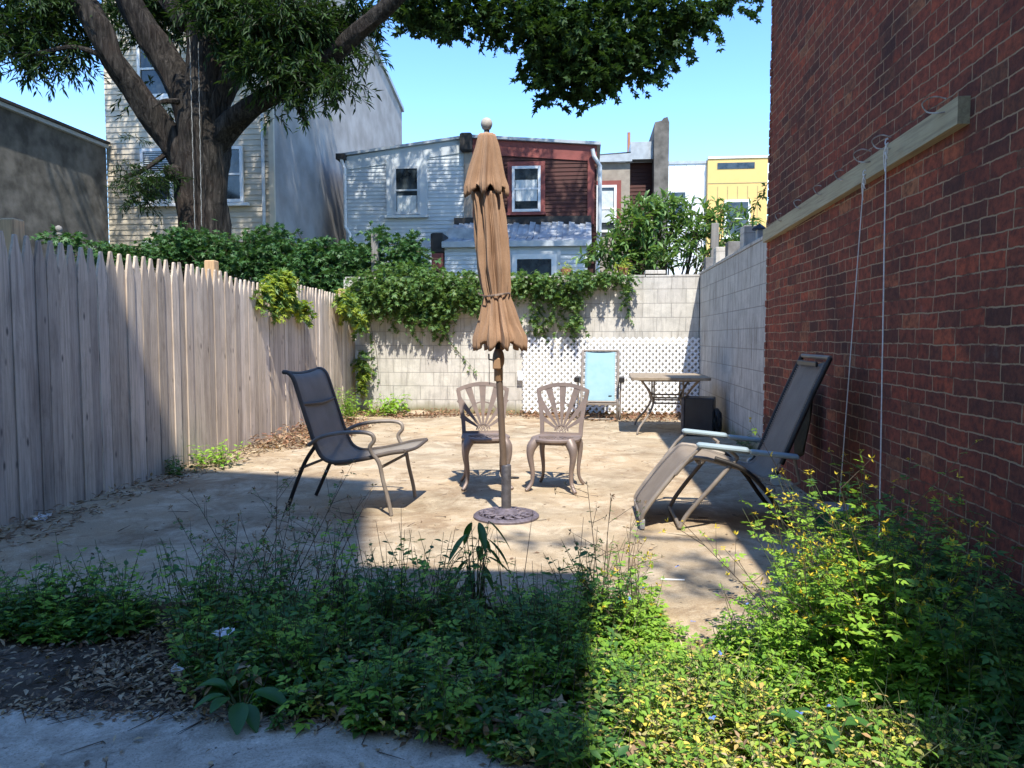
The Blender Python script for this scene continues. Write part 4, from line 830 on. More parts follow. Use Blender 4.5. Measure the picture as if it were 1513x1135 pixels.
# ---- the big tree
YTR=12.5; base=at(302,352,YTR); tx=base.x
t=thing('shade_tree','massive dark barked shade tree with spreading limbs behind the vine thicket','tree',(0,0,0))
t.location=(tx,YTR,-.1)
def limb(name,pts,rs,mat=None,n=16,sub=6,amp=.07):
    P=[at(px,py,Y)-Vector((tx,YTR,-.1)) for px,py,Y in pts]; sp=smooth(P,sub); m=len(sp); b=MB(); rr=[float(np.interp(i/sub,range(len(pts)),rs)) for i in range(m)]
    b.tube(sp,rr,n); v=[]
    for i,p in enumerate(b.v):
        k=i//n; q=i%n; c=sp[min(k,m-1)]; s=1+amp*math.sin(q*2*math.pi*3/n+k*.35)+amp*.8*math.sin(q*2*math.pi*5/n-k*.5)+random.uniform(-amp,amp)*.35; v.append(tuple(c+(Vector(p)-c)*s))
    b.v=v; return b.build(name,mat or M['bark'],t,True)
limb('trunk',[(300,420,12.5),(300,340,12.5),(298,290,12.5),(300,240,12.5),(300,195,12.5),(303,140,12.5),(305,80,12.5),(300,10,12.5),(296,-80,12.4)],[.50,.43,.42,.44,.45,.36,.30,.26,.2],n=24,amp=.05)
limb('limb',[(285,262,12.5),(262,222,12.4),(232,180,12.2),(198,132,12.0),(166,88,11.8),(146,42,11.7),(118,0,11.6),(70,-60,11.3)],[.27,.25,.225,.20,.18,.20,.16,.12])
limb('limb',[(160,85,11.8),(150,40,11.8),(128,-10,12)],[.15,.13,.1])
limb('limb',[(292,190,12.5),(268,130,12.4),(240,80,12.4),(212,38,12.3),(185,-10,12.2),(160,-80,12)],[.30,.27,.24,.22,.2,.16])
limb('limb',[(316,215,12.5),(345,178,12.4),(385,150,12.2),(430,128,12.0),(480,92,11.8),(530,46,11.6),(575,8,11.4),(640,-60,11.2)],[.26,.21,.16,.145,.135,.13,.12,.09])
limb('limb',[(312,160,12.5),(335,110,12.6),(352,60,12.8),(385,0,13),(420,-60,13)],[.28,.24,.22,.2,.15])
limb('limb',[(640,-60,11.9),(720,-12,12.2),(790,24,12.5),(850,58,12.6),(890,100,12.7)],[.12,.08,.06,.04,.02],n=8)
limb('limb',[(720,-12,12.2),(830,-20,12.6),(930,10,12.7),(1000,40,12.7)],[.08,.06,.04,.02],n=8)
limb('burl',[(250,248,12.15),(256,256,12.1),(262,266,12.15)],[.06,.17,.07],n=12,amp=.2)
for q in ([(262,150,12.1),(240,150,11.8),(225,160,11.6)],[(350,70,12.3),(372,80,12.1),(380,95,12)],[(166,88,11.8),(110,70,11.5),(60,78,11.3),(20,80,11.2)],[(262,215,12.4),(215,250,12.0),(185,265,11.8),(235,290,11.7)],[(430,128,12),(440,160,11.7),(455,185,11.6)]):
    limb('branch',q,[.06]+[.035]*(len(q)-2)+[.012],n=7)
left=[(60,18,110,38,11.9,.9,1.5),(30,60,60,38,11.5,.6,1.),(100,75,50,28,11.9,.5,.8),(60,92,50,16,11.3,.4,.5),(205,8,90,28,13.2,.6,1.2),(262,20,60,40,13.2,.6,.9),(212,60,22,26,13.2,.3,.25),(200,140,30,30,13.0,.3,.12),(262,165,18,30,12.9,.2,.2),(355,28,62,42,11.9,.8,1.4),(310,8,60,22,11.8,.6,.9),(425,38,80,50,11.8,.9,1.7),(400,92,55,34,11.6,.6,1.1),(450,105,48,34,11.5,.5,1.1),(440,148,42,16,11.4,.4,.5),(480,70,50,55,12.2,.6,.9),(520,15,60,32,12.2,.6,1.0),(500,120,32,22,11.4,.4,.6),(530,85,34,12,11.4,.3,.35),(352,88,22,30,11.9,.3,.4),(450,176,22,12,11.4,.3,.22),(388,168,18,12,11.4,.3,.2)]
P=blob_points(left,2300)-np.array([tx,YTR,-.1])
twigs(P,.36,12,.16,.7,'narrow','crown',M['oak'],t,droop=.45,r=.005)
low=[(195,245,34,12,11.7,.3,.6),(215,270,36,15,11.6,.3,1.),(205,293,30,14,11.6,.3,.9),(240,260,22,18,11.6,.2,.7),(170,238,22,8,11.7,.2,.3),(192,205,16,8,11.8,.2,.3)]
P=blob_points(low,150)-np.array([tx,YTR,-.1]); twigs(P,.26,12,.105,.55,'narrow','lower_foliage',M['oak'],t,droop=.3,r=.004)
right=[(640,0,70,34,12.2,.8,1.2),(620,22,34,22,12.1,.4,.9),(665,42,34,18,12.1,.4,.8),(720,10,60,30,12.3,.8,1.1),(780,30,60,40,12.4,.8,1.5),(845,60,62,48,12.4,.9,1.7),(870,100,60,42,12.3,.6,1.6),(805,82,38,30,12.3,.5,1.1),(795,118,26,24,12.3,.3,.8),(855,138,30,16,12.3,.3,.8),(815,140,22,12,12.3,.3,.5),(920,70,45,45,12.4,.7,1.3),(960,20,70,30,12.6,.9,1.2),(975,60,40,40,12.5,.5,1.),(950,108,22,22,12.4,.3,.6),(1020,18,50,24,12.6,.6,.9),(1040,32,22,20,12.5,.3,.6),(1085,0,45,14,12.6,.4,.7),(880,5,90,30,12.6,.9,1.2)]
P=blob_points(right,1750)-np.array([tx,YTR,-.1])
twigs(P,.24,8,.10,.9,'star','crown',M['sweet'],t,droop=.4,r=.004,spread=.8)
# upper crown, above the picture: its shade dapples the houses
n=3000; d=rdir(n)*(rng.random((n,1))**.4); P=d*np.array([8.5,4.2,3.6])+np.array([1.8,1.6,12.0]); cl=rdir(90)*np.array([8,4,3.4])+np.array([1.8,1.6,12.0]); P=P*.45+cl[rng.integers(0,90,n)]*.55
twigs(P,.9,14,.24,.6,'narrow','upper_crown',M['oak'],t,droop=.4,r=.01)
for a_ in ((.0,0,5.5),): pass
for k,(dx,dy,dz) in enumerate(((-5,0,11),(-2,1.5,13),(1.5,0,14.5),(5,.5,13),(7,-1,11.5))):
    MB().tube(smooth([(-.2+.3*k*.2,0,6.6),(dx*.4,dy*.3,8.8),(dx,dy,dz)],4),[.2]*3+[.12]*3+[.05]*3,8).build('limb',M['bark'],t,True)
# swing ropes on the trunk
for i,(xa,xb,y0) in enumerate(((280,288,45),(293,298,62))):
    a=at(xa,y0,11.93);bq=at(xb,340,11.93)
    r=thing('rope',('left of two pale ropes hanging down in front of the big trunk','right of two pale ropes hanging down in front of the big trunk')[i],'rope',(bq.x,bq.y,0),0,'ropes on the big tree')
    pts=[a.lerp(bq,k/60)-Vector((bq.x,bq.y,0))+Vector((.004*math.cos(k*1.6),.004*math.sin(k*1.6),0)) for k in range(61)]
    MB().tube(pts,.0065,5).build('strand',M['oldrope'],r)
# ---- vine thicket behind the fence and wall
t=thing('vine_thicket','dark green mound of tangled vines rising behind the picket fence','vines',(-5,11.8,0))
o0=np.array([-5,11.8,0])
hed=[(95,355,26,14,9.5,.3,.9),(150,372,40,14,11.0,.4,1.),(200,375,45,18,11.4,.4,1.1),(250,372,45,26,11.6,.5,1.2),(272,352,28,22,11.7,.4,1.1),(315,372,45,28,11.8,.5,1.2),(360,370,45,28,11.8,.5,1.2),(402,355,34,24,11.8,.4,1.3),(410,385,60,34,11.7,.5,1.3),(470,378,45,28,11.7,.5,1.2),(450,410,80,28,11.5,.5,1.1),(505,380,40,22,11.7,.4,1.),(540,385,50,30,11.6,.5,1.2),(556,350,18,22,11.5,.25,.8),(604,372,24,30,11.6,.35,1.3),(600,405,45,20,11.5,.4,1.1),(525,425,50,30,11.4,.4,1.1),(340,395,60,14,11.5,.4,.9)]
P=blob_points(hed,3100)-o0; twigs(P,.19,7,.066,1,'palm','foliage',M['ivydark'],t,droop=.3,r=.003,spread=.8,smat=M['twig'],outward=np.array([0,-.35,.15]))
P=blob_points([(h[0],h[1]+10,h[2],h[3],h[4]+.25,h[5],h[6]) for h in hed],500)-o0; twigs(P,.6,3,.1,1,'palm','old_stems',M['ivydark'],t,droop=.2,r=.009,smat=M['twig'])
q=at(87,345,9.4); tp=thing('finial_post','weathered wood post with ball finial poking out of vines behind the fence','post',(q.x,q.y,0))
MB().bbox((-.04,-.04,-.15),(.04,.04,q.z-.02),.006).build('shaft',M['oldpost'],tp); MB().lathe([(.05,0),(.05,.02),(.02,.03),(.04,.05),(.048,.08),(.035,.11),(.01,.125)],14,(0,0,q.z-.02)).build('finial',M['oldpost'],tp,True)
q=at(554,346,11.3); tp=thing('wooden_post','grey vine wrapped wooden post standing above the back wall by the grey house','post',(q.x,q.y,0))
MB().bbox((-.05,-.05,-.15),(.05,.05,q.z),.008).build('shaft',M['oldpost'],tp)
# ---- creeper on the back wall
t=thing('wall_creeper','sunlit green creeper spilling over the top of the pale back block wall','vines',(-.5,YB,1.9)); o0=np.array([-.5,YB,1.9])
YV=YB-.08
cre=[(545,425,35,30,YV,.25,1.),(540,455,22,20,YV,.12,.7),(585,435,40,34,YV,.25,1.2),(630,425,45,34,YV,.25,1.2),(650,455,35,26,YV,.15,1.1),(655,480,14,16,YV,.1,.8),(610,465,26,14,YV,.1,.5),(680,425,40,26,YV,.25,1.2),(700,445,26,16,YV,.15,.8),(760,418,45,20,YV,.2,1.0),(800,420,45,20,YV,.2,.9),(835,435,28,26,YV,.12,.8),(790,465,12,26,YV,.1,.6),(848,470,14,24,YV,.1,.7),(815,475,10,20,YV,.08,.4),(870,410,40,12,YV,.2,1.1),(905,408,30,7,YV,.15,.9),(925,430,8,24,YV,.06,.5),(745,455,14,10,YV,.1,.4),(600,400,60,14,YV+.2,.3,.9),(720,405,60,10,YV+.2,.3,.9)]
P=blob_points(cre,2050); P[:,1]=np.minimum(P[:,1],np.where(P[:,2]<2.0,YB-.03,99)); P-=o0
twigs(P,.14,6,.058,1,'palm','foliage',M['ivy'],t,droop=.5,r=.0025,spread=.7,smat=M['twig'],outward=np.array([0,-.5,-.1]))
st_=[]
for x0,y0,x1,y1 in ((545,470,560,560),(600,470,618,505),(640,490,655,505),(655,495,700,545),(690,450,716,470),(800,480,806,500),(850,480,846,508),(925,440,930,470),(730,460,722,478),(575,470,590,490)):
    a=at(x0,y0,YB-.03);c=at(x1,y1,YB-.025); st_.append((a-Vector(o0),c-Vector(o0)))
stems('tendrils',[a for a,c in st_],[c for a,c in st_],.004,M['twig'],t,[(a+c)/2+Vector((jit(.04),0,-.02)) for a,c in st_])
P=np.array([np.array(a)+(np.array(c)-np.array(a))*u for a,c in st_ for u in np.linspace(0,1,9)]); twigs(P,.06,3,.05,1,'palm','tendril_leaves',M['ivy'],t,stem=False,outward=np.array([0,-.4,-.4]))
for nm,lab,bl,n,mat in (('fence_creeper','bright yellow green creeper hanging over the middle of the picket fence',[(372,420,22,14,8.0,.15,1.),(392,430,22,20,8.1,.12,1.2),(408,412,22,14,8.2,.15,1.4),(352,440,8,22,7.6,.06,.5),(436,455,12,16,8.7,.08,.8),(385,452,16,10,8.0,.08,.8),(418,448,14,10,8.4,.08,.6)],330,M['ivy']),
   ('corner_creeper','narrow green creeper strands climbing the corner between fence and back wall',[(512,450,10,24,10.2,.1,1.2),(530,470,8,20,10.7,.06,.8),(532,545,6,40,10.8,.06,.7),(505,440,14,14,9.9,.1,.8)],190,M['lime'])):
    P=blob_points(bl,n); t=thing(nm,lab,'vines',tuple(P.mean(0))); P[:,0]=np.maximum(P[:,0],XF+.04); P=P-P.mean(0) if False else P-np.array(t.location)
    twigs(P[::2],.15,6,.07,1,'palm','foliage',mat,t,droop=.5,r=.0025,smat=M['twig'],spread=.7,outward=np.array([.5,-.2,-.1])); twigs(P[1::2],.15,6,.07,1,'palm','young_foliage',M['lime'] if nm[0]=='f' else M['ivy'],t,droop=.5,r=.0025,smat=M['gstem'],spread=.7,outward=np.array([.5,-.2,-.1]))
# ---- shrub behind the wall
q=at(985,405,12.6); t=thing('leafy_shrub','large glossy leaved green shrub growing behind the back wall at right','shrub',(q.x,12.6,0)); o0=np.array([q.x,12.6,0])
sh=[(905,372,34,26,12.4,.4,1.),(935,350,40,34,12.4,.4,1.3),(960,320,36,28,12.5,.4,1.2),(985,305,34,16,12.5,.3,.9),(1010,330,34,30,12.6,.4,.9),(1000,365,46,28,12.5,.4,.9),(955,385,40,22,12.4,.4,1.1),(1040,345,30,30,12.6,.3,.5),(1060,318,22,18,12.6,.2,.7),(1090,325,22,16,12.6,.2,.5),(1075,360,26,24,12.6,.3,.45),(1102,345,16,10,12.6,.2,.6),(880,380,16,14,12.3,.2,.6),(1030,385,26,16,12.5,.3,.7),(925,395,36,16,12.4,.4,1.)]
P=blob_points(sh,560)-o0
twigs(P,.22,7,.15,.62,'oval','foliage',M['shrub'],t,droop=.05,spread=.75,r=.006,smat=M['twig'],outward=np.array([0,-.2,.5]))
bb=[]
for k in rng.choice(len(P),60): bb.append(P[k])
bb=np.array(bb); B0=np.stack([rng.uniform(-.3,.3,60),rng.uniform(-.2,.2,60),np.full(60,.2)],1); stems('branches',B0,bb,.022,M['twig'],t,(B0+bb)/2+rng.normal(size=(60,3))*.12)
# ---- things standing on the walls
q=at(970,408,YB+.1); tag(MB().bbox((q.x-.17,YB-.0,2.045),(q.x+.12,YB+.19,2.10),.006).build('loose_block',M['block']),'single loose concrete cap block lying on the back wall top','block')
q=at(921,402,YB+.1); t=thing('clay_pot','small clay pot of yellow green plant on the back wall top','pot',(q.x,YB+.1,2.045)); MB().lathe([(.05,0),(.07,.09),(.075,.11),(.06,.11)],14).build('pot',M['terracotta'],t,True)
P=rng.normal(size=(26,3))*np.array([.06,.05,.04])+np.array([0,0,.14]); twigs(P,.1,5,.05,1,'oval','foliage',M['lime'],t,smat=M['gstem'],r=.002)
q=at(836,400,YB+.15); t=thing('clay_pot','small clay pot with trailing plant amid the creeper on the wall','pot',(q.x,YB+.15,2.04)); MB().lathe([(.06,0),(.08,.08),(.085,.10),(.07,.10)],14).build('pot',M['terracotta'],t,True)
P=rng.normal(size=(22,3))*np.array([.06,.05,.04])+np.array([0,0,.15]); twigs(P,.1,5,.05,1,'oval','foliage',M['lime'],t,smat=M['gstem'],r=.002)
labs=['first pale cinder block standing on the side wall near the back corner','second pale cinder block standing on the side wall','pale cinder block on the side wall beside the planter','tallest pale cinder block on the side wall below the lantern']
for i,(px,py,wd,hh) in enumerate(((1047,382,.13,.16),(1062,374,.15,.2),(1080,365,.14,.17),(1103,352,.15,.22))):
    q=onx(px,py,XW+.12); tag(MB().bbox((XW+.06,q.y-wd,2.07),(XW+.2,q.y+wd*.3,2.07+hh*1.1),.006).build('cinder_block',M['block'] if i%2 else M['stone']),labs[i],'block',None)
q=at(1056,330,12.3); tag(MB().bbox((q.x-.06,12.25,0),(q.x+.06,12.35,q.z),.01).build('old_post',M['oldpost']),'square weathered timber post standing inside the shrub','post')
q=onx(1122,345,XW+.12); t=thing('garden_lantern','small dark capped garden lantern on top of the side wall','lantern',(XW+.12,q.y,2.07))
MB().bbox((-.03,-.04,0),(.03,.04,.13),.004).build('glass_body',M['grey'],t); MB().lathe([(.075,.13),(.07,.145),(.03,.175),(.008,.19)],8).build('cap',M['darkm'],t)
labs=['large rounded stone at the bottom of the stack on the side wall','flat grey stone in the middle of the stack on the side wall','top stone of the stack against the brick corner']
for i,(z,rx,rz_) in enumerate(((2.17,.12,.10),(2.335,.10,.065),(2.46,.085,.06))):
    q=Vector((XW+.13,6.98+.02*i,z)); b=MB(); n1,n2=9,14; vs=[]
    for a in range(n1+1):
        for k in range(n2): 
            u=math.pi*a/n1; v=2*math.pi*k/n2; s=1+.09*math.sin(3*v+i*2+u*2)+.05*math.sin(5*v-u*3); vs.append((rx*s*math.sin(u)**.8*math.cos(v),rx*s*math.sin(u)**.8*math.sin(v),rz_*math.cos(u)))
    b.add(vs,[(a*n2+k,a*n2+(k+1)%n2,(a+1)*n2+(k+1)%n2,(a+1)*n2+k) for a in range(n1) for k in range(n2)]); tag(b.build('stacked_stone',M['stone'],None,True,q),labs[i],'stone')
t=thing('stray_vine','thin leafy vine tendril arching from the brick corner above the lantern','vines',(XW,7.0,2.7))
pp=[onx(x,y,XW+.1)-Vector(t.location) for x,y in ((1142,262),(1132,275),(1126,290),(1118,300),(1112,322))]; MB().tube(smooth(pp,4),.004,5).build('stem',M['twig'],t)
twigs(np.array([p for p in smooth(pp,4)]),.05,3,.055,1,'oval','foliage',M['ivy'],t,stem=False)
# ---- herbs: upright stems with leaf pairs
def herb_arrays(bases,H,lean,nodes,ln,tpl_up=.7,z0=-.06,tipw=.5,bend=.15,start=.15):
    n=len(bases); B=np.column_stack([bases,np.full(n,z0)]); d=rng.normal(size=(n,2))*lean; T=B+np.column_stack([d*H[:,None],H]); mid=(B+T)/2+np.column_stack([rng.normal(size=(n,2))*bend*H[:,None]*.4,np.zeros(n)])
    pos=[];dr=[];sz=[]
    for k in range(nodes):
        u=start+(1-start)*(k+.5*rng.random(n))/nodes; p=B*((1-u)**2)[:,None]+mid*2*(u*(1-u))[:,None]*1.0+T*(u**2)[:,None]
        a=rng.uniform(0,6.28,n)
        for s in (0,math.pi):
            dd=np.column_stack([np.cos(a+s),np.sin(a+s),rng.uniform(-.35,.55,n)]); pos.append(p); dr.append(dd); sz.append(ln*(1.1-tipw*u)*rng.uniform(.45,1.45,n))
    return B,T,mid,np.concatenate(pos),np.concatenate(dr),np.concatenate(sz)
def inpoly(n,poly):
    P=np.array(poly); lo,hi=P.min(0),P.max(0); out=[]
    while len(out)<n:
        x,y=rng.uniform(lo,hi); c=False; j=len(P)-1
        for i in range(len(P)):
            if (P[i][1]>y)!=(P[j][1]>y) and x<(P[j][0]-P[i][0])*(y-P[i][1])/(P[j][1]-P[i][1])+P[i][0]: c=not c
            j=i
        if c: out.append((x,y))
    return np.array(out)
def weeds(name,label,poly,n,h0,h1,nodes,ln,wd,tpl,mat,hfun=None,lean=.25,cat='weeds',stem_m=None,z0=-.06,kind='stuff'):
    b=inpoly(n,poly); cl=.72+.42*np.sin(b[:,0]*7.1+1+b[:,1]*2)*np.sin(b[:,1]*9.3-b[:,0])+.3*np.sin(b[:,0]*19+b[:,1]*11)+.15*np.sin(b[:,0]*37-b[:,1]*31); H=rng.uniform(h0,h1,n)*np.clip(cl,.3,1.25)
    if hfun is not None: H*=hfun(b)
    B,T,Mi,p,d,s=herb_arrays(b,H,lean,nodes,ln,z0=z0); up=rdir(len(p))*.35; up[:,2]+=1
    o=leaves(name,p,d,up,s,wd,tpl,mat); st2=stems('stalks',B,T,.0022,stem_m or M['gstem'],None,Mi); 
    return tag(o,label,cat,None,kind),tag(st2,None,None,None,kind),T
def join(objs,main):     # merge into the main mesh keeping material slots
    me=main.data; import bmesh as _b
    mats=list(me.materials); Vn=[];
    bm=_b.new(); bm.from_mesh(me)
    for o in objs:
        k=len(mats); mats.append(o.data.materials[0]); f0=len(bm.faces); bm.from_mesh(o.data); bm.faces.ensure_lookup_table()
        for f in bm.faces[f0:]: f.material_index=k
        bpy.data.objects.remove(o)
    for m_ in mats[1:]: me.materials.append(m_)
    bm.to_mesh(me); bm.free()
centre=[(-1.62,2.75),(-1.45,2.5),(-1.25,2.25),(-.75,2.12),(-.3,2.02),(.02,1.85),(.14,1.8),(.14,3.0),(.05,3.08),(-.5,2.98),(-1.2,3.02),(-1.6,3.0)]
hf=lambda b: .55+.6*np.clip((b[:,1]-2.1)/.8,0,1)
H_,S6,_t=weeds('w9','',centre,300,.16,.34,6,.044,1.,'oval',M['weedsun'],hf)
A_,S1,_t=weeds('weed_bed','dense shaded green weeds filling the bed in front of the patio',centre,900,.17,.35,7,.046,1.0,'oval',M['weed'],hf)
B_,S2,_t=weeds('w2','',centre,160,.22,.44,6,.07,1.,'pinn',M['bidens'],hf)
C_,S3,_t=weeds('w3','',centre,1100,.05,.15,4,.032,1.,'oval',M['yellowing'],None,.5)
bs=inpoly(1700,centre); D_=leaves('w4',np.column_stack([bs,rng.uniform(-.06,.03,1700)]),rdir(1700)*[1,1,.5],[0,0,1]+rdir(1700)*.5,.05*rng.uniform(.5,1.3,1700),.8,'oval',M['dry'])
bs=inpoly(150,centre); q=np.column_stack([bs,np.full(150,-.06)]); e=q+rdir(150)*[.12,.12,.02]; e[:,2]+=rng.uniform(.15,.42,150)*hf(bs); E5=stems('w8',q,e,.0022,M['drystem'])
join([S1,B_,S2,C_,S3,D_,E5,H_,S6],A_)
leftp=[(-2.75,2.62),(-2.0,2.6),(-1.78,2.68),(-1.74,2.86),(-2.0,2.95),(-2.8,2.95)]
A_,S1,_t=weeds('weed_clump','low shaded weed clump at the left edge of the slab',leftp,300,.12,.28,6,.046,1.0,'oval',M['weed'],None,.3)
B_,S2,_t=weeds('w2','',leftp,70,.2,.34,5,.065,1.,'pinn',M['bidens'],None)
join([S1,B_,S2],A_)
rightp=[(.14,1.75),(.5,1.6),(1.0,1.5),(1.3,1.5),(1.32,3.1),(.95,3.05),(.75,2.75),(.55,2.62),(.35,2.68),(.25,3.0),(.14,3.05)]
rightg=[(.16,2.4),(.5,2.35),(.95,2.2),(1.3,2.1),(1.32,3.1),(.95,3.05),(.75,2.75),(.55,2.62),(.35,2.68),(.25,3.0),(.14,3.05)]
hf2=lambda b: (.5+.45*np.clip((b[:,0]-.4)/.5,0,1)+.25*np.clip((b[:,1]-2.3)/.7,0,1))*(.6+.4*np.clip((b[:,1]-2.0)/.4,0,1))
A_,S1,_t=weeds('sunny_weeds','bright sunlit weeds with yellowing lower leaves beside the shadow edge',rightg,950,.18,.33,7,.041,1.,'oval',M['weedsun'],hf2)
B_,S2,_t=weeds('w2','',rightg,420,.20,.40,7,.064,1.05,'pinn',M['bidens'],hf2)
C_,S3,_t=weeds('w3','',rightp,3000,.05,.18,5,.032,1.,'oval',M['yellowing'],None,.5)
nearp=[(.12,1.6),(.5,1.5),(1.0,1.45),(1.05,2.2),(.5,2.45),(.14,2.5)]
bs=np.concatenate([inpoly(700,rightp),inpoly(900,nearp)]); D_=leaves('w4',np.column_stack([bs,rng.uniform(-.06,.05,1600)]),rdir(1600)*[1,1,.8],[0,0,1]+rdir(1600)*.8,.026*rng.uniform(.4,1.3,1600),.7,'oval',M['dry'])
N1,N2,_t=weeds('wa','',nearp,620,.10,.22,6,.036,1.,'oval',M['weedsun'],None,.4)
N3,N4,_t=weeds('wb','',nearp,750,.07,.19,5,.030,1.,'oval',M['yellowing'],None,.5)
sunp=[(.80,2.35),(1.0,2.2),(1.08,3.0),(.92,3.0)]
G_,S4,T4=weeds('w6','',sunp,200,.42,.64,9,.07,1.1,'pinn',M['bidens'],None,.3)
pf=T4[rng.random(len(T4))<.5]; F4=leaves('w7',np.repeat(pf,6,0)+rng.normal(size=(len(pf)*6,3))*.004,rdir(len(pf)*6)*[1,1,.4],[0,0,1.]+rdir(len(pf)*6)*.2,.015,1.3,'narrow',M['yflower'])
join([N1,N2,N3,N4,S1,B_,S2,C_,S3,D_,G_,S4,F4],A_)
wallp=[(1.1,1.5),(1.57,1.5),(1.57,3.75),(1.42,3.75),(1.2,3.3),(1.05,3.0)]
A_,S1,T1=weeds('wall_weeds','tall ferny weeds with small yellow flowers against the brick wall',wallp,240,.34,.58,10,.075,1.1,'pinn',M['weed'],lambda b: .75+.2*np.clip((b[:,1]-1.8),0,1),.28)  # ferny leaves take the dark green, the wall's shade is in their colour
B_,S2,_t=weeds('w2','',wallp,380,.2,.42,7,.05,1.,'oval',M['weed'],None,.35)
pf=T1[rng.random(len(T1))<.4]; F1=leaves('w5',np.repeat(pf,6,0)+rng.normal(size=(len(pf)*6,3))*.004,rdir(len(pf)*6)*[1,1,.4],[0,0,1.]+rdir(len(pf)*6)*.2,.016,1.3,'narrow',M['yflower'])
join([S1,B_,S2,F1],A_)
# blue and yellow flowers dotted through the sunny part
bs=inpoly(14,rightp+[(0.0,2.2)]); P=np.column_stack([bs,rng.uniform(.16,.3,14)]); o=leaves('blue_flowers',np.repeat(P,3,0),rdir(42)*[1,1,.4],[0,0,1.]+rdir(42)*.3,.010,1.6,'oval',M['blueflower']); tag(o,'scattered tiny blue flowers among the sunny weeds','flowers',None,'stuff')
def herb(name,label,cat,loc,n,h,ln,wd,tpl,mat,rad,lean=.35,nodes=5,z0=0,start=.15,stem_m=None,group=None,tip=None,dr=None):
    t=thing(name,label,cat,(loc[0],loc[1],z0),0,group); b=rng.normal(size=(n,2))*rad; H=rng.uniform(.6,1.05,n)*h
    B,T,Mi,p,d,s=herb_arrays(b,H,lean,nodes,ln,z0=0,start=start); 
    if dr is not None: d[:,2]-=dr
    up=rdir(len(p))*.35; up[:,2]+=1
    leaves('leaves',p,d,up,s,wd,tpl,mat,t); stems('stalks',B,T,.003 if ln>.06 else .002,stem_m or M['gstem'],t,Mi)
    if tip: q=np.repeat(T,5,0); leaves('flowers' if tip==M['yflower'] else 'seed_heads',q,rdir(len(q))+[0,0,.4],rdir(len(q)),.015 if tip==M['yflower'] else .02,1.,'narrow',tip,t)
    return t
g=gr(318,688); herb('leafy_weed','bright green leafy weed tuft at the foot of the picket fence','weed',(g.x,g.y),26,.22,.06,1.,'oval',M['bidens'],.09)
g=gr(262,700); herb('leafy_weed','dull green weed tuft left of the bright one at the fence foot','weed',(g.x-.0,g.y),16,.16,.055,1.,'oval',M['weed'],.09)
g=gr(512,622); herb('leafy_weed','feathery light green weed in the corner behind the sling armchair','weed',(g.x,g.y),34,.46,.07,1.,'pinn',M['bidens'],.09,.2,8)
g=gr(565,614); herb('leafy_weed','drooping broad leaved bright green weed at the base of the back wall','weed',(g.x,g.y),22,.32,.10,1.1,'oval',M['bidens'],.14,.45,5,dr=.5)
g=gr(598,612); herb('leafy_weed','small weed right of the broad leaved one at the back wall','weed',(g.x,g.y),8,.16,.05,1.,'oval',M['weed'],.04)
q=onx(1100,640,XW-.04); herb('leafy_weed','small weed sprouting from the side block wall beside the recliner','weed',(XW-.03,q.y),14,.26,.05,1.,'oval',M['weed'],.05,.5)
# tall thin half dry weeds
def tall_weed(label,loc,n,h,spread,mat,tipmat):
    t=thing('tall_weed',label,'weed',(loc[0],loc[1],-.06)); B=np.column_stack([rng.normal(size=(n,2))*.05,np.zeros(n)]); H=h*rng.uniform(.6,1.05,n); T=B+np.column_stack([rng.normal(size=(n,2))*spread*H[:,None],H]); P0=[B];P1=[T]
    k=7; src=[];dst=[]
    for i in range(k):
        u=rng.uniform(.3,.95,n)[:,None]; s_=B+(T-B)*u; d=rng.normal(size=(n,3))*[1,1,.3]; d[:,2]+=.7; e=s_+unit(d)*(H[:,None]*.32*rng.uniform(.4,1,(n,1))); src.append(s_); dst.append(e)
    src=np.concatenate(src);dst=np.concatenate(dst); stems('stalks',np.concatenate([B,src]),np.concatenate([T,dst]),np.concatenate([np.full(n,.0024),np.full(len(src),.0013)]),M['drystem'],t)
    e2=np.concatenate([T,dst]); q=np.repeat(e2,4,0); leaves('seed_heads',q,rdir(len(q))+[0,0,.5],rdir(len(q)),.017,1.1,'narrow',tipmat,t)
    u=rng.random((n*16,1)); k=rng.integers(0,len(src),n*16); p=src[k]+(dst[k]-src[k])*u; leaves('leaves',p,rdir(len(p))*[1,1,.5],[0,0,1]+rdir(len(p))*.3,.035*rng.uniform(.5,1.2,len(p)),1.,'pinn',mat,t); return t
g=gr(395,905,-.06); tall_weed('tall airy half dry weed rising left of the sling armchair legs',(g.x,g.y),7,.60,.30,M['weed'],M['dry'])
g=gr(470,900,-.06); tall_weed('tall airy weed with dark seed heads in front of the sling armchair',(g.x,g.y),6,.50,.38,M['weed'],M['dry'])
g=gr(335,900,-.06); tall_weed('shorter airy weed at the left end of the weed bed',(g.x,g.y),5,.40,.3,M['weed'],M['dry'])
g=gr(905,960,-.06); tall_weed('single tall dry weed stem standing right of the umbrella base',(g.x,g.y),3,.60,.10,M['weed'],M['dry'])
g=gr(950,950,-.06); tall_weed('airy green weed with yellow tips leaning over the sunlit concrete',(g.x,g.y),6,.44,.35,M['bidens'],M['yflower'])
g=(.80,2.55); tall_weed('tallest branching weed with yellow buds in front of the recliner',(g[0],g[1]),12,.60,.35,M['bidens'],M['yflower'])
g=(1.04,2.45); tall_weed('branching weed with yellow flowers before the brick wall cords',(g[0],g[1]),12,.74,.3,M['bidens'],M['yflower'])
g=(.94,2.7); tall_weed('yellow budded weed between the recliner and the cords',(g[0],g[1]),10,.66,.35,M['bidens'],M['yflower'])
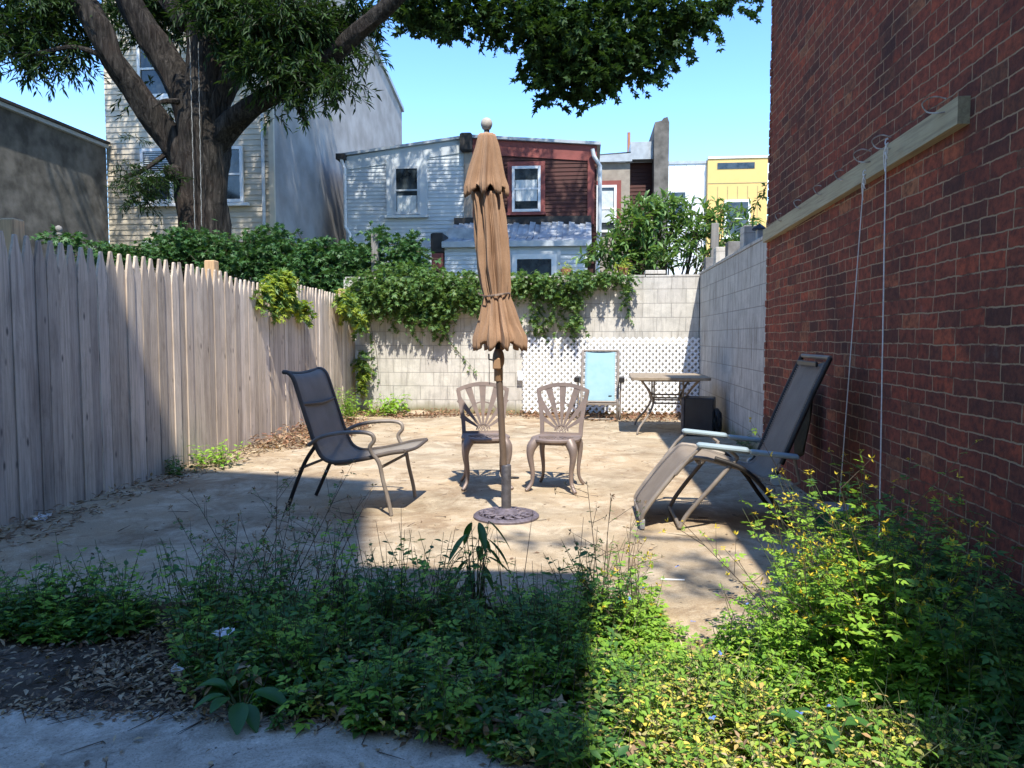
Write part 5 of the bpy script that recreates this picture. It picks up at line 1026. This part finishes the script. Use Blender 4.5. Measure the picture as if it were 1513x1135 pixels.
# broad leaved plant
def broad(label,loc,n,ln,h,z0=-.06,down=0.,mat='broad',wf=.24):
    t=thing('broad_leaf_plant',label,'plant',(loc[0],loc[1],z0)); a=np.arange(n)*2.4+.3; hh=h*rng.uniform(.5,1.,n); p=np.column_stack([.05*np.cos(a),.05*np.sin(a),hh]); d=np.column_stack([np.cos(a),np.sin(a),rng.uniform(-.1,.4,n)-down]); up=np.tile([0,0,1.],(n,1))+rdir(n)*.2
    T_=[];
    # larger leaves get their own curved blade
    V=[];F=[]
    for i in range(n):
        dd=Vector(d[i]).normalized(); sd_=dd.cross(Vector((0,0,1))).normalized() if abs(dd.z)<.95 else Vector((math.cos(a[i]+1.57),math.sin(a[i]+1.57),0)); L_=ln*rng.uniform(.7,1.15); P=Vector(p[i]); rows=[]
        for k in range(8):
            u=k/7; w_=L_*wf*math.sin(math.pi*min(1,u*.93+.04))**.8; c=P+dd*L_*u+Vector((0,0,-L_*.35*u*u)); o=len(V)
            V+= [tuple(c-sd_*w_+Vector((0,0,w_*.35))),tuple(c-sd_*w_*.5+Vector((0,0,w_*.1))),tuple(c),tuple(c+sd_*w_*.5+Vector((0,0,w_*.1))),tuple(c+sd_*w_+Vector((0,0,w_*.35)))]; rows.append(o)
        F+= [(rows[k]+j,rows[k]+j+1,rows[k+1]+j+1,rows[k+1]+j) for k in range(7) for j in range(4)]
    MB().add(V,F).build('leaves',M[mat],t,True); stems('stalks',np.zeros((n,3)),p,.004,M['gstem'],t); return t
g=gr(352,1058,-.05); broad('low broad leaved plant at the shaded edge of the foreground concrete',(g.x,g.y+.02),11,.125,.10)
g=gr(690,960,-.06); broad('upright plant with drooping long leaves sticking up from the weed bed',(g.x,g.y+.25),15,.115,.44,down=.9,wf=.15)
g=gr(1225,1140,-.05); broad('pale broad leaved seedling in the sun at the bottom edge',(g.x,g.y+.03),9,.11,.16)
g=gr(540,1080,-.05); herb('leafy_weed','tiny weed growing from the foreground concrete joint, nearer the middle','weed',(g.x,g.y),5,.07,.03,1.,'oval',M['weed'],.012,z0=-.05)
g=gr(410,1075,-.05); herb('leafy_weed','tiny weed growing from the foreground concrete, below the broad leaved plant','weed',(g.x,g.y),4,.06,.025,1.,'oval',M['weed'],.012,z0=-.05)
# ---- leaf litter
def litter(name,label,polys,ns,sz=(.025,.06),z0=0,zs=.03,mat=None,twig=True):
    P=[];
    for poly,n,z in zip(polys,ns,z0 if isinstance(z0,(list,tuple)) else [z0]*len(polys)): b=inpoly(n,poly); P.append(np.column_stack([b,z+.004+rng.random(n)**2*zs]))
    P=np.concatenate(P); n=len(P); o=leaves(name,P,rdir(n)*[1,1,.3],[0,0,1]+rdir(n)*.45,rng.uniform(*sz,n),.8,'oval',mat or M['dry']); tag(o,label,'leaf litter',None,'stuff')
    if twig:
        k=n//7; q=P[rng.integers(0,n,k)]; e=q+rdir(k)*[1,1,.15]*rng.uniform(.03,.14,(k,1)); e[:,2]=np.maximum(e[:,2],q[:,2]-.002); s=stems('t',q,e,.002,M['drystem']); join([s],o)
    return o
def gp(*pts,z=0): return [tuple(gr(x,y,z).xy) for x,y in pts]
litter('fence_litter','dry brown leaves and twigs piled along the foot of the fence',[[(-3.43,3.2),(-3.0,3.3)]+gp((0,812),(80,795),(160,755),(250,722),(330,695),(400,668),(470,645),(520,622))+[(-3.42,10.9)],[(-3.43,6.9),(-2.95,7.0),(-2.6,7.8),(-2.7,9.6),(-3.42,9.8)]],[1500,1100],zs=.05)
litter('wall_litter','reddish dry leaves drifted along the foot of the back wall',[[(-3.4,10.5),(-2.6,10.1),(-1.6,10.55),(1.5,10.6),(1.5,10.9),(-3.4,10.9)],[(-.9,10.3),(.4,10.0),(1.4,10.1),(1.5,10.85),(-.9,10.85)]],[1700,900],(.03,.08),zs=.07,mat=M['reddry'])
litter('corner_litter','heap of reddish dead leaves and stems at the fence foot behind the sling armchair',[[(-3.42,7.2),(-2.9,7.2),(-2.6,8.0),(-2.75,9.4),(-3.42,9.6)]],[1300],(.03,.085),zs=.13,mat=M['reddry'])
litter('bed_litter','dead leaves and straw on the soil between the slab and the walk',[[(-3,2.05),(-1.2,2.1),(-.9,2.2),(-1.4,2.95),(-3,2.95)],[(-1.75,2.3),(-1.1,2.15),(-1.3,2.8),(-1.8,2.85)]],[2300,1300],(.012,.042),z0=-.06,zs=.03)
litter('scattered_leaves','few single dry leaves and twigs scattered over the patio slab',[[(-3,3.1),(1.5,3.2),(1.5,10),(-2.8,10)]],[650],(.012,.035),zs=.004)
litter('edge_litter','crumbs of soil and dead leaves spilling over the edge of the foreground concrete',[gp((0,1035),(240,1040),(420,1050),(700,1080),(860,1125),(820,1135),(600,1092),(400,1078),(250,1066),(0,1062),z=-.05)],[900],(.008,.03),z0=-.05,zs=.012)
litter('walk_leaves','few dead leaves lying on the foreground concrete',[[(-1.6,1.8),(.2,1.7),(.0,2.05),(-1.5,2.1)]],[50],(.012,.04),z0=-.05,zs=.005)
litter('recliner_litter','dark debris collected along the brick wall under the recliner',[[(1.2,3.6),(1.58,3.6),(1.58,6.8),(1.4,6.8)]],[500],(.015,.045),zs=.03)
# ---- small rubbish
def scrap(label,loc,s,z0=0,mat='whitepl',rz=0):
    n=6; V=[(s*(i/(n-1)-.5)+jit(s*.06),s*.55*(j/(n-1)-.5)+jit(s*.06),.004+abs(jit(s*.25))) for i in range(n) for j in range(n)]
    o=MB().add(V,[(i*n+j,i*n+j+1,(i+1)*n+j+1,(i+1)*n+j) for i in range(n-1) for j in range(n-1)]).build('plastic_scrap',M[mat]); o.modifiers.new('thick','SOLIDIFY').thickness=.001; o.location=(loc[0],loc[1],z0); o.rotation_euler=(R(25),0,rz); tag(o,label,'litter'); return o
g=gr(330,955,.03); scrap('crumpled white plastic scrap caught upright in the dark weeds',(g.x,g.y),.07,.07,rz=1.2)
g=gr(268,988,-.04); scrap('torn white plastic scrap on the dead leaves',(g.x,g.y),.06,-.045)
g=gr(62,767,.0); scrap('pale paper scrap at the foot of the fence',(g.x,g.y),.10,.0,'white')
g=gr(992,858,.0); o=tag(MB().bbox((-.05,-.004,.03),(.06,.004,.036),.001).build('white_stick',M['whitepl'],None,False,(g.x,g.y,.0)),'short thin white stick lying on the sunlit concrete','stick')
o.location.z=-.028
t=thing('yellow_rock','pale flat rock lying in dry leaves by the back wall','rock',tuple(gr(618,614)))
b=MB(); b.lathe([(.10,0),(.13,.03),(.10,.06),(.03,.075)],9); b.v=[(x*1.4+jit(.01),y+jit(.01),z+jit(.005)) for x,y,z in b.v]; b.build('rock',M['patio'],t)
# ---- a second tree beyond the brick building, only its branch shade reaches the patio
t=thing('neighbour_tree','tree beyond the brick building whose branch reaches over the roof','tree',(7.4,-2.2,-.15))
MB().tube(smooth([(0,0,0),(0,0,4),(-.4,.3,7),(-2.5,.8,8.8),(-5.6,.9,9.3)],5),[.2]*5+[.17]*5+[.10]*5+[.03]*6,10).build('trunk',M['bark'],t,True)
P=[]
for gx,gy,k in ((785,800,3),(815,806,3),(845,795,2),(760,785,1),(1000,850,5),(1040,835,5),(1060,860,4),(1025,800,2),(960,790,2),(1085,840,5),(1090,800,3),(930,860,3),(1050,880,3)):
    q=gr(gx,gy); hgt=9.0; s=Vector((q.x+.165*hgt,q.y-.6*hgt,hgt))-Vector(t.location)
    for i in range(k): P.append((s.x+jit(.10),s.y+jit(.14),s.z+jit(.15)))
twigs(np.array(P),.13,7,.085,1.,'oval','crown',M['oak'],t,droop=.3,r=.004)
P=rng.normal(size=(220,3))*np.array([.9,.9,.7])+np.array([.2,.2,8.2]); twigs(P,.5,12,.12,1.,'oval','crown',M['oak'],t,droop=.3,r=.006)
